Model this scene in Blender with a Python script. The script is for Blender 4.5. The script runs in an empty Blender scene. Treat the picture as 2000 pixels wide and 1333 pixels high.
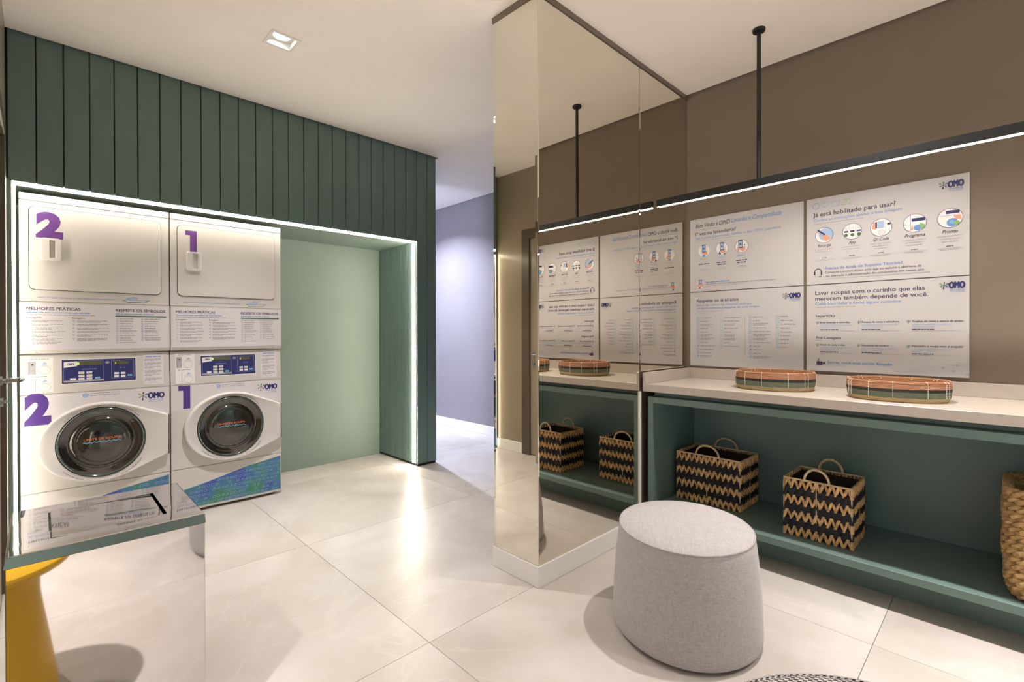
import bpy, bmesh, math, random
from mathutils import Vector, Matrix

random.seed(7)
SC = bpy.context.scene
COL = SC.collection
R = math.radians
PI = math.pi

# ---------------------------------------------------------------- camera
cam_d = bpy.data.cameras.new('camera')
cam = bpy.data.objects.new('camera', cam_d)
COL.objects.link(cam)
F_PX, YAW, PITCH, ROLL = 948.412, 0.797801654, -0.0048874188, -0.00218705752
cam_d.sensor_fit = 'HORIZONTAL'
cam_d.sensor_width = 36.0
cam_d.lens = F_PX * 36.0 / 2000.0
cam_d.shift_y = -(666.5 - 653.57) / 2000.0
cam_d.clip_start = 0.02
fw = Vector((math.cos(YAW)*math.cos(PITCH), math.sin(YAW)*math.cos(PITCH), math.sin(PITCH)))
rt = Vector((math.sin(YAW), -math.cos(YAW), 0))
up = rt.cross(fw)
rt2 = rt*math.cos(ROLL) + up*math.sin(ROLL)
up2 = up*math.cos(ROLL) - rt*math.sin(ROLL)
m3 = Matrix((rt2, up2, -fw)).transposed()
cam.matrix_world = Matrix.Translation((0, 0, 1.2)) @ m3.to_4x4()
SC.camera = cam

# ---------------------------------------------------------------- world, exposure
w = bpy.data.worlds.new('world')
SC.world = w
w.use_nodes = True
w.node_tree.nodes['Background'].inputs[0].default_value = (1.0, 0.95, 0.92, 1)
w.node_tree.nodes['Background'].inputs[1].default_value = 1.1  # warm fill, enters by the opening added in the entry wall
SC.view_settings.view_transform = 'Standard'
SC.view_settings.look = 'None'
SC.view_settings.gamma = 1.0
SC.view_settings.use_curve_mapping = False
SC.view_settings.exposure = 0.16
cy = SC.cycles
cy.use_denoising = True
cy.max_bounces = 10
cy.diffuse_bounces = 6
cy.glossy_bounces = 6
cy.use_adaptive_sampling = True
cy.adaptive_threshold = 0.025
cy.transmission_bounces = 8
cy.sample_clamp_indirect = 6.0
cy.caustics_reflective = True
cy.blur_glossy = 0.3

WARM = (1.0, 0.94, 0.90)
LEDC = (1.0, 0.90, 0.74)
COOL = (0.60, 0.66, 1.0)
P_DOWN, P_LED, P_JAMB, P_PEND, P_WIN = 17.0, 24.0, 110.0, 32.0, 190.0
CEIL = 2.80
# recessed lamps: x, y, power factor (only the first is inside the frame; negative y ones and the hall one are added for fill, the rest assumed)
LAMPS = [(0.964, 2.79, 1.05), (2.36, 0.50, 0.78), (2.36, -0.95, 1.3), (2.30, -1.95, 2.4), (-0.95, 0.45, 3.2), (-0.95, -1.0, 4.0), (2.93, 4.93, 4.6)]


# ---------------------------------------------------------------- materials
MATS = {}
def mat(name, col, rough=0.5, metal=0.0, spec=0.5, noise=None, bump=None, coat=0.0, emit=None, coords='Object'):
    """procedural Principled material. noise=(scale, amount, detail); bump=(scale, strength, distance)"""
    if name in MATS:
        return MATS[name]
    m = bpy.data.materials.new(name)
    m.use_nodes = True
    nt = m.node_tree
    b = nt.nodes['Principled BSDF']
    b.inputs['Base Color'].default_value = (*col, 1)
    b.inputs['Roughness'].default_value = rough
    b.inputs['Metallic'].default_value = metal
    b.inputs['Specular IOR Level'].default_value = spec
    if coat:
        b.inputs['Coat Weight'].default_value = coat
        b.inputs['Coat Roughness'].default_value = 0.08
    if emit:
        b.inputs['Emission Color'].default_value = (*emit[0], 1)
        b.inputs['Emission Strength'].default_value = emit[1]
    tc = nt.nodes.new('ShaderNodeTexCoord')
    if noise:
        n = nt.nodes.new('ShaderNodeTexNoise')
        n.inputs['Scale'].default_value = noise[0]
        n.inputs['Detail'].default_value = noise[2] if len(noise) > 2 else 4
        nt.links.new(tc.outputs[coords], n.inputs['Vector'])
        r = nt.nodes.new('ShaderNodeValToRGB')
        a = noise[1]
        r.color_ramp.elements[0].position = 0.3
        r.color_ramp.elements[1].position = 0.7
        r.color_ramp.elements[0].color = (*[c*(1-a) for c in col], 1)
        r.color_ramp.elements[1].color = (*[min(1, c*(1+a)) for c in col], 1)
        nt.links.new(n.outputs['Fac'], r.inputs['Fac'])
        nt.links.new(r.outputs['Color'], b.inputs['Base Color'])
    if bump:
        n = nt.nodes.new('ShaderNodeTexNoise')
        n.inputs['Scale'].default_value = bump[0]
        n.inputs['Detail'].default_value = 3
        nt.links.new(tc.outputs[coords], n.inputs['Vector'])
        bp = nt.nodes.new('ShaderNodeBump')
        bp.inputs['Strength'].default_value = bump[1]
        bp.inputs['Distance'].default_value = bump[2]
        nt.links.new(n.outputs['Fac'], bp.inputs['Height'])
        nt.links.new(bp.outputs['Normal'], b.inputs['Normal'])
    MATS[name] = m
    return m

def emission(name, col, strength):
    m = bpy.data.materials.new(name)
    m.use_nodes = True
    nt = m.node_tree
    nt.nodes.clear()
    e = nt.nodes.new('ShaderNodeEmission')
    e.inputs[0].default_value = (*col, 1)
    e.inputs[1].default_value = strength
    o = nt.nodes.new('ShaderNodeOutputMaterial')
    nt.links.new(e.outputs[0], o.inputs[0])
    MATS[name] = m
    return m

M_ceil = mat('ceiling_paint', (0.90, 0.85, 0.80), 0.9, noise=(3, 0.02))
M_taupe = mat('taupe_paint', (0.200, 0.158, 0.116), 0.75, noise=(2.5, 0.03), bump=(300, 0.05, 0.001))
M_taupe_gloss = mat('taupe_satin', (0.31, 0.25, 0.18), 0.28, noise=(2.5, 0.03))
M_hall = mat('hall_paint', (0.24, 0.225, 0.23), 0.8, noise=(2.5, 0.03))
M_white = mat('white_satin', (0.80, 0.78, 0.75), 0.35, noise=(4, 0.015))
M_green = mat('green_lacquer', (0.138, 0.210, 0.198), 0.42, noise=(6, 0.04))
M_green_panel = mat('green_panel', (0.185, 0.240, 0.206), 0.5, noise=(3, 0.03))
M_cab = mat('cabinet_green', (0.130, 0.196, 0.182), 0.38, noise=(5, 0.04))
M_dark = mat('dark_gap', (0.015, 0.018, 0.016), 0.8, noise=(9, 0.1))
M_brown = mat('dark_brown_frame', (0.105, 0.080, 0.058), 0.3, noise=(9, 0.1))
M_stone = mat('counter_stone', (0.46, 0.40, 0.345), 0.30, noise=(40, 0.04))
M_black = mat('black_metal', (0.008, 0.008, 0.008), 0.45, noise=(20, 0.1))
M_enamel = mat('white_enamel', (0.64, 0.61, 0.59), 0.22, noise=(3, 0.01))
M_plastic = mat('white_plastic', (0.66, 0.635, 0.62), 0.28, noise=(3, 0.01))
M_steel = mat('polished_steel', (0.57, 0.55, 0.54), 0.035, 1.0, noise=(2, 0.01))
M_steel_top = mat('polished_steel_wavy', (0.66, 0.64, 0.63), 0.03, 1.0, bump=(3.2, 0.05, 0.02))
M_handle = mat('satin_nickel', (0.42, 0.46, 0.45), 0.22, 1.0, noise=(9, 0.03))
M_mirror = mat('mirror_glass', (0.78, 0.745, 0.665), 0.004, 1.0, noise=(1.5, 0.004))
M_rubber = mat('dark_rubber', (0.02, 0.02, 0.02), 0.6, noise=(20, 0.1))
M_glassdark = mat('dark_glass', (0.012, 0.010, 0.008), 0.05, 0.0, 0.9, coat=1.0, noise=(7, 0.3))
M_glassring = mat('glass_ring', (0.015, 0.034, 0.030), 0.10, 0.0, 0.8, coat=0.6, noise=(9, 0.2))
M_poster = mat('poster_board', (0.53, 0.51, 0.515), 0.45, noise=(3, 0.008))
M_lamp = emission('lamp_glow', (1.0, 0.97, 0.93), 14.0)
M_led = emission('led_glow', LEDC, P_LED)
M_led_jamb = emission('led_jamb_glow', LEDC, P_JAMB)
M_led_left = emission('led_left_glow', LEDC, P_JAMB*0.2)
M_pend = emission('pendant_glow', (1.0, 0.90, 0.76), P_PEND)
M_yellow = mat('yellow_lacquer', (0.72, 0.42, 0.015), 0.4, noise=(6, 0.05))


def floor_material():
    m = bpy.data.materials.new('floor_marble_tile')
    m.use_nodes = True
    nt = m.node_tree
    b = nt.nodes['Principled BSDF']
    g = nt.nodes.new('ShaderNodeNewGeometry')
    info = nt.nodes.new('ShaderNodeObjectInfo')
    off = nt.nodes.new('ShaderNodeVectorMath'); off.operation = 'MULTIPLY_ADD'
    off.inputs[1].default_value = (0, 0, 0)
    comb = nt.nodes.new('ShaderNodeCombineXYZ')
    mul = nt.nodes.new('ShaderNodeMath'); mul.operation = 'MULTIPLY'; mul.inputs[1].default_value = 37.0
    nt.links.new(info.outputs['Random'], mul.inputs[0])
    nt.links.new(mul.outputs[0], comb.inputs[2])
    add = nt.nodes.new('ShaderNodeVectorMath'); add.operation = 'ADD'
    nt.links.new(g.outputs['Position'], add.inputs[0]); nt.links.new(comb.outputs[0], add.inputs[1])
    # cloudy base
    n1 = nt.nodes.new('ShaderNodeTexNoise'); n1.inputs['Scale'].default_value = 1.7; n1.inputs['Detail'].default_value = 8; n1.inputs['Distortion'].default_value = 0.8
    nt.links.new(add.outputs[0], n1.inputs['Vector'])
    r1 = nt.nodes.new('ShaderNodeValToRGB')
    r1.color_ramp.elements[0].position = 0.3; r1.color_ramp.elements[0].color = (0.44, 0.395, 0.355, 1)
    r1.color_ramp.elements[1].position = 0.72; r1.color_ramp.elements[1].color = (0.585, 0.555, 0.53, 1)
    nt.links.new(n1.outputs['Fac'], r1.inputs['Fac'])
    # thin veins
    n2 = nt.nodes.new('ShaderNodeTexNoise'); n2.inputs['Scale'].default_value = 1.1; n2.inputs['Detail'].default_value = 5; n2.inputs['Distortion'].default_value = 1.6
    nt.links.new(add.outputs[0], n2.inputs['Vector'])
    s = nt.nodes.new('ShaderNodeMath'); s.operation = 'SUBTRACT'; s.inputs[1].default_value = 0.5
    nt.links.new(n2.outputs['Fac'], s.inputs[0])
    a = nt.nodes.new('ShaderNodeMath'); a.operation = 'ABSOLUTE'
    nt.links.new(s.outputs[0], a.inputs[0])
    r2 = nt.nodes.new('ShaderNodeValToRGB')
    r2.color_ramp.elements[0].position = 0.0; r2.color_ramp.elements[0].color = (1, 1, 1, 1)
    r2.color_ramp.elements[1].position = 0.012; r2.color_ramp.elements[1].color = (0, 0, 0, 1)
    nt.links.new(a.outputs[0], r2.inputs['Fac'])
    mx = nt.nodes.new('ShaderNodeMix'); mx.data_type = 'RGBA'
    mx.inputs['B'].default_value = (0.70, 0.655, 0.61, 1)
    fm = nt.nodes.new('ShaderNodeMath'); fm.operation = 'MULTIPLY'; fm.inputs[1].default_value = 0.20
    nt.links.new(r2.outputs['Color'], fm.inputs[0])
    nt.links.new(fm.outputs[0], mx.inputs['Factor'])
    nt.links.new(r1.outputs['Color'], mx.inputs['A'])
    nt.links.new(mx.outputs['Result'], b.inputs['Base Color'])
    b.inputs['Roughness'].default_value = 0.34
    b.inputs['Specular IOR Level'].default_value = 0.45
    return m

M_floor = floor_material()
M_grout = mat('grout', (0.42, 0.37, 0.325), 0.9, noise=(30, 0.1))


def fabric_material(name, c1, c2, scale, flat=False):
    m = bpy.data.materials.new(name)
    m.use_nodes = True
    nt = m.node_tree
    b = nt.nodes['Principled BSDF']
    b.inputs['Roughness'].default_value = 0.85
    b.inputs['Sheen Weight'].default_value = 0.25
    tc = nt.nodes.new('ShaderNodeTexCoord')
    outs = []
    for sc in (((scale*2.2, scale*.12, 1), (scale*.12, scale*2.2, 1)) if flat else ((scale*2.2, scale*2.2, scale*0.12), (scale*0.2, scale*0.2, scale*2.2))):
        mp = nt.nodes.new('ShaderNodeMapping'); mp.inputs['Scale'].default_value = sc
        nt.links.new(tc.outputs['Object'], mp.inputs['Vector'])
        n = nt.nodes.new('ShaderNodeTexNoise'); n.inputs['Scale'].default_value = 1.0; n.inputs['Detail'].default_value = 2
        nt.links.new(mp.outputs[0], n.inputs['Vector'])
        outs.append(n)
    ad = nt.nodes.new('ShaderNodeMath'); ad.operation = 'ADD'
    nt.links.new(outs[0].outputs['Fac'], ad.inputs[0]); nt.links.new(outs[1].outputs['Fac'], ad.inputs[1])
    hv = nt.nodes.new('ShaderNodeMath'); hv.operation = 'MULTIPLY'; hv.inputs[1].default_value = 0.5
    nt.links.new(ad.outputs[0], hv.inputs[0])
    r = nt.nodes.new('ShaderNodeValToRGB')
    r.color_ramp.elements[0].position = 0.35; r.color_ramp.elements[0].color = (*c1, 1)
    r.color_ramp.elements[1].position = 0.65; r.color_ramp.elements[1].color = (*c2, 1)
    nt.links.new(hv.outputs[0], r.inputs['Fac'])
    nt.links.new(r.outputs['Color'], b.inputs['Base Color'])
    bp = nt.nodes.new('ShaderNodeBump'); bp.inputs['Strength'].default_value = 0.35; bp.inputs['Distance'].default_value = 0.002
    nt.links.new(hv.outputs[0], bp.inputs['Height']); nt.links.new(bp.outputs['Normal'], b.inputs['Normal'])
    return m

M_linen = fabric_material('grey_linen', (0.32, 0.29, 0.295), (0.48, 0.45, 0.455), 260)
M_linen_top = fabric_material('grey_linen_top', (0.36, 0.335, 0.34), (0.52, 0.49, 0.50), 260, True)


def houndstooth_material():
    """small slanted dark checks on white, wrapped with the pouf's own UV map (u around, v up)"""
    m = bpy.data.materials.new('houndstooth_fabric')
    m.use_nodes = True
    nt = m.node_tree
    b = nt.nodes['Principled BSDF']
    b.inputs['Roughness'].default_value = 0.85
    uv = nt.nodes.new('ShaderNodeUVMap')
    sep = nt.nodes.new('ShaderNodeSeparateXYZ')
    nt.links.new(uv.outputs[0], sep.inputs[0])
    sk = nt.nodes.new('ShaderNodeMath'); sk.operation = 'MULTIPLY_ADD'; sk.inputs[1].default_value = 0.5
    nt.links.new(sep.outputs['Y'], sk.inputs[0]); nt.links.new(sep.outputs['X'], sk.inputs[2])
    cb = nt.nodes.new('ShaderNodeCombineXYZ')
    nt.links.new(sk.outputs[0], cb.inputs[0]); nt.links.new(sep.outputs['Y'], cb.inputs[1])
    ck = nt.nodes.new('ShaderNodeTexChecker'); ck.inputs['Scale'].default_value = 130.0
    ck.inputs['Color1'].default_value = (0.62, 0.59, 0.57, 1); ck.inputs['Color2'].default_value = (0.045, 0.04, 0.045, 1)
    nt.links.new(cb.outputs[0], ck.inputs['Vector'])
    nt.links.new(ck.outputs['Color'], b.inputs['Base Color'])
    bp = nt.nodes.new('ShaderNodeBump'); bp.inputs['Strength'].default_value = 0.4; bp.inputs['Distance'].default_value = 0.002
    nt.links.new(ck.outputs['Fac'], bp.inputs['Height']); nt.links.new(bp.outputs['Normal'], b.inputs['Normal'])
    return m

M_hound = houndstooth_material()


def coil_material(name, col, dark):
    """coiled grass: fine horizontal ridges with fibre noise"""
    m = bpy.data.materials.new(name)
    m.use_nodes = True
    nt = m.node_tree
    b = nt.nodes['Principled BSDF']
    b.inputs['Roughness'].default_value = 0.7
    tc = nt.nodes.new('ShaderNodeTexCoord')
    mp = nt.nodes.new('ShaderNodeMapping'); mp.inputs['Scale'].default_value = (30, 30, 420)
    nt.links.new(tc.outputs['Object'], mp.inputs['Vector'])
    n = nt.nodes.new('ShaderNodeTexNoise'); n.inputs['Scale'].default_value = 1.0; n.inputs['Detail'].default_value = 3
    nt.links.new(mp.outputs[0], n.inputs['Vector'])
    r = nt.nodes.new('ShaderNodeValToRGB')
    r.color_ramp.elements[0].position = 0.3; r.color_ramp.elements[0].color = (*dark, 1)
    r.color_ramp.elements[1].position = 0.65; r.color_ramp.elements[1].color = (*col, 1)
    nt.links.new(n.outputs['Fac'], r.inputs['Fac'])
    nt.links.new(r.outputs['Color'], b.inputs['Base Color'])
    wv = nt.nodes.new('ShaderNodeTexWave'); wv.wave_type = 'BANDS'; wv.bands_direction = 'Z'
    wv.inputs['Scale'].default_value = 65
    nt.links.new(tc.outputs['Object'], wv.inputs['Vector'])
    bp = nt.nodes.new('ShaderNodeBump'); bp.inputs['Strength'].default_value = 0.5; bp.inputs['Distance'].default_value = 0.003
    nt.links.new(wv.outputs['Fac'], bp.inputs['Height']); nt.links.new(bp.outputs['Normal'], b.inputs['Normal'])
    return m

M_t_brown = coil_material('coil_terracotta', (0.42, 0.20, 0.095), (0.26, 0.11, 0.05))
M_t_black = coil_material('coil_black', (0.018, 0.012, 0.010), (0.008, 0.005, 0.004))
M_t_green = coil_material('coil_green', (0.17, 0.20, 0.135), (0.07, 0.095, 0.06))
M_t_cream = coil_material('coil_cream', (0.50, 0.38, 0.20), (0.40, 0.29, 0.15))
M_stitch = mat('white_stitch', (0.75, 0.72, 0.68), 0.8, noise=(40, 0.05))
M_straw = mat('straw', (0.60, 0.37, 0.16), 0.7, noise=(45, 0.35, 6), bump=(160, 0.5, 0.003))
M_straw_wire = mat('straw_wire', (0.60, 0.44, 0.27), 0.6, noise=(40, 0.2))
M_navy = mat('dark_husk', (0.010, 0.010, 0.014), 0.75, noise=(60, 0.5), bump=(160, 0.5, 0.003))
M_inner = mat('dark_weave_inner', (0.022, 0.010, 0.006), 0.85, noise=(50, 0.5))
M_rope = mat('water_hyacinth', (0.44, 0.27, 0.11), 0.65, noise=(35, 0.35, 6), bump=(120, 0.6, 0.004))

INK = {
    'dark': mat('ink_dark', (0.045, 0.03, 0.085), 0.6, noise=(9, 0.02)),
    'purple': mat('ink_purple', (0.085, 0.035, 0.24), 0.45, noise=(9, 0.04)),
    'plum': mat('ink_plum', (0.14, 0.05, 0.25), 0.45, noise=(9, 0.04)),
    'blue': mat('ink_blue', (0.13, 0.27, 0.60), 0.6, noise=(9, 0.02)),
    'navy': mat('ink_navy', (0.025, 0.028, 0.14), 0.35, noise=(9, 0.04)),
    'sky': mat('ink_sky', (0.36, 0.48, 0.68), 0.6, noise=(9, 0.02)),
    'aqua': mat('ink_aqua', (0.16, 0.45, 0.62), 0.6, noise=(9, 0.02)),
    'grey': mat('ink_grey', (0.33, 0.31, 0.34), 0.6, noise=(9, 0.02)),
    'pale': mat('ink_pale', (0.40, 0.38, 0.41), 0.6, noise=(9, 0.02)),
    'green': mat('ink_green', (0.075, 0.16, 0.09), 0.6, noise=(9, 0.02)),
    'lime': mat('ink_lime', (0.22, 0.42, 0.16), 0.6, noise=(9, 0.02)),
    'orange': mat('ink_orange', (0.62, 0.16, 0.05), 0.5, noise=(9, 0.02)),
    'skin': mat('ink_skin', (0.68, 0.33, 0.22), 0.6, noise=(9, 0.02)),
    'white': mat('ink_white', (0.76, 0.74, 0.74), 0.5, noise=(9, 0.01)),
    'black': mat('ink_black', (0.012, 0.012, 0.014), 0.4, noise=(9, 0.05)),
    'olive': mat('ink_olive', (0.10, 0.10, 0.03), 0.4, noise=(9, 0.05)),
    'litlime': mat('display_lime', (0.35, 0.55, 0.10), 0.4, noise=(9, 0.02), emit=((0.45, 0.8, 0.1), 0.5)),
    'tint': mat('ink_tint', (0.66, 0.63, 0.66), 0.5, noise=(9, 0.01)),
}


def wave_material():
    m = bpy.data.materials.new('wave_print')
    m.use_nodes = True
    nt = m.node_tree
    b = nt.nodes['Principled BSDF']
    b.inputs['Roughness'].default_value = 0.35
    tc = nt.nodes.new('ShaderNodeTexCoord')
    n = nt.nodes.new('ShaderNodeTexNoise'); n.inputs['Scale'].default_value = 6.5; n.inputs['Detail'].default_value = 2
    nt.links.new(tc.outputs['Object'], n.inputs['Vector'])
    r = nt.nodes.new('ShaderNodeValToRGB')
    e = r.color_ramp.elements
    e[0].position = 0.36; e[0].color = (0.045, 0.09, 0.42, 1)
    e[1].position = 0.66; e[1].color = (0.05, 0.24, 0.13, 1)
    k = e.new(0.5); k.color = (0.06, 0.20, 0.36, 1)
    nt.links.new(n.outputs['Fac'], r.inputs['Fac'])
    nt.links.new(r.outputs['Color'], b.inputs['Base Color'])
    return m

M_wave = wave_material()


# ---------------------------------------------------------------- mesh helpers
class MB:
    """collects shapes; build() links them as ONE mesh object"""
    def __init__(s):
        s.bm = bmesh.new()
        s.mi = 0

    def _f(s, vs):
        try:
            f = s.bm.faces.new(vs)
            f.material_index = s.mi
            return f
        except ValueError:
            return None

    def box(s, x0, x1, y0, y1, z0, z1, bev=0.0, seg=2):
        v = [s.bm.verts.new(p) for p in ((x0, y0, z0), (x1, y0, z0), (x1, y1, z0), (x0, y1, z0), (x0, y0, z1), (x1, y0, z1), (x1, y1, z1), (x0, y1, z1))]
        fs = [s._f([v[i] for i in q]) for q in ((0, 3, 2, 1), (4, 5, 6, 7), (0, 1, 5, 4), (1, 2, 6, 5), (2, 3, 7, 6), (3, 0, 4, 7))]
        if bev > 0:
            es = list({e for f in fs for e in f.edges})
            r = bmesh.ops.bevel(s.bm, geom=es, offset=bev, segments=seg, profile=0.5, affect='EDGES')
            for f in r['faces']:
                f.material_index = s.mi
        return s

    def rings(s, rings, close=True, cap0=True, cap1=True):
        """loft a list of equal-length point loops"""
        vr = [[s.bm.verts.new(p) for p in r] for r in rings]
        n = len(vr[0])
        for a, b in zip(vr[:-1], vr[1:]):
            for i in range(n if close else n-1):
                j = (i+1) % n
                s._f([a[i], a[j], b[j], b[i]])
        if cap0:
            s._f(list(reversed(vr[0])))
        if cap1:
            s._f(vr[-1])
        return s

    def tube(s, pts, r, n=8, closed=False, cap=True):
        pts = [Vector(p) for p in pts]
        m = len(pts)
        rs = r if isinstance(r, (list, tuple)) else [r]*m
        loops = []
        prev = None
        for i, p in enumerate(pts):
            if closed:
                t = pts[(i+1) % m] - pts[i-1]
            else:
                t = pts[min(i+1, m-1)] - pts[max(i-1, 0)]
            t.normalize()
            if prev is None:
                a = Vector((0, 0, 1)) if abs(t.z) < 0.9 else Vector((1, 0, 0))
                u = t.cross(a).normalized()
            else:
                u = (prev - t*prev.dot(t)).normalized()
            prev = u
            v = t.cross(u)
            loops.append([p + (u*math.cos(2*PI*k/n) + v*math.sin(2*PI*k/n))*rs[i] for k in range(n)])
        if closed:
            loops.append(loops[0])
            vr = [[s.bm.verts.new(q) for q in l] for l in loops[:-1]]
            vr.append(vr[0])
            for a, b in zip(vr[:-1], vr[1:]):
                for i in range(n):
                    s._f([a[i], a[(i+1) % n], b[(i+1) % n], b[i]])
        else:
            s.rings(loops, True, cap, cap)
        return s

    def lathe(s, prof, n=64, c=(0, 0), ax=1.0, ay=1.0, rot=0.0):
        """prof: list of (radius, z); ax, ay stretch to an ellipse turned by rot"""
        loops = []
        for r_, z in prof:
            l = []
            for k in range(n):
                a = 2*PI*k/n
                x, y = r_*ax*math.cos(a), r_*ay*math.sin(a)
                l.append((c[0]+x*math.cos(rot)-y*math.sin(rot), c[1]+x*math.sin(rot)+y*math.cos(rot), z))
            loops.append(l)
        return s.rings(loops)

    def prism(s, pts, z0, z1, mp=None):
        """extrude a 2D outline; mp(u, v, w) places it in space"""
        mp = mp or (lambda u, v, w_: (u, v, w_))
        return s.rings([[mp(u, v, z0) for u, v in pts], [mp(u, v, z1) for u, v in pts]])

    def build(s, name, mats, parent=None, smooth=False, loc=None, angle=35):
        bmesh.ops.recalc_face_normals(s.bm, faces=s.bm.faces)
        me = bpy.data.meshes.new(name)
        s.bm.to_mesh(me)
        s.bm.free()
        for m_ in (mats if isinstance(mats, (list, tuple)) else [mats]):
            me.materials.append(m_)
        o = bpy.data.objects.new(name, me)
        COL.objects.link(o)
        if parent:
            o.parent = parent
        if loc:
            o.location = loc
        if smooth:
            me.shade_smooth()
            me.set_sharp_from_angle(angle=R(angle))
        return o


def tag(o, label=None, cat=None, group=None, kind=None):
    if label: o['label'] = label
    if cat: o['category'] = cat
    if group: o['group'] = group
    if kind: o['kind'] = kind
    return o


def empty(name, loc, label, cat, rz=0.0, group=None):
    o = bpy.data.objects.new(name, None)
    o.empty_display_size = 0.1
    COL.objects.link(o)
    o.location = loc
    o.rotation_euler.z = rz
    return tag(o, label, cat, group)


def copy_tree(o, parent=None):
    c = o.copy()
    COL.objects.link(c)
    c.parent = parent
    for ch in [x for x in bpy.data.objects if x.parent == o]:
        copy_tree(ch, c)
    return c


def share(name, me, parent=None, loc=(0, 0, 0)):
    o = bpy.data.objects.new(name, me)
    COL.objects.link(o)
    o.parent = parent
    o.location = loc
    return o


def rrect(x0, x1, y0, y1, r, n=6):
    pts = []
    for cx, cy_, a0 in ((x1-r, y1-r, 0), (x0+r, y1-r, 90), (x0+r, y0+r, 180), (x1-r, y0+r, 270)):
        for k in range(n+1):
            a = R(a0 + 90*k/n)
            pts.append((cx+r*math.cos(a), cy_+r*math.sin(a)))
    return pts


# text and flat print -------------------------------------------------------
_tc = bpy.data.curves.new('lettering', 'FONT')
_to = bpy.data.objects.new('lettering', _tc)
COL.objects.link(_to)
_cache = {}
def text_mesh(txt, bold=0.0, shear=0.0):
    """triangles of a line of lettering, normalised to cap height 1, starting at x = 0"""
    key = (txt, bold, shear)
    if key in _cache:
        return _cache[key]
    _tc.body = txt
    _tc.size = 1.0
    _tc.offset = bold
    _tc.shear = shear
    _tc.resolution_u = 3
    dg = bpy.context.evaluated_depsgraph_get()
    me = bpy.data.meshes.new_from_object(_to.evaluated_get(dg))
    vs = [v.co.xy.copy() for v in me.vertices]
    fs = [tuple(p.vertices) for p in me.polygons]
    bpy.data.meshes.remove(me)
    if vs:
        x0 = min(v.x for v in vs); x1 = max(v.x for v in vs)
        vs = [((v.x-x0), v.y/0.70) for v in vs]
        wd = x1-x0
    else:
        wd = 0
    _cache[key] = (vs, fs, wd)
    return _cache[key]


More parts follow.
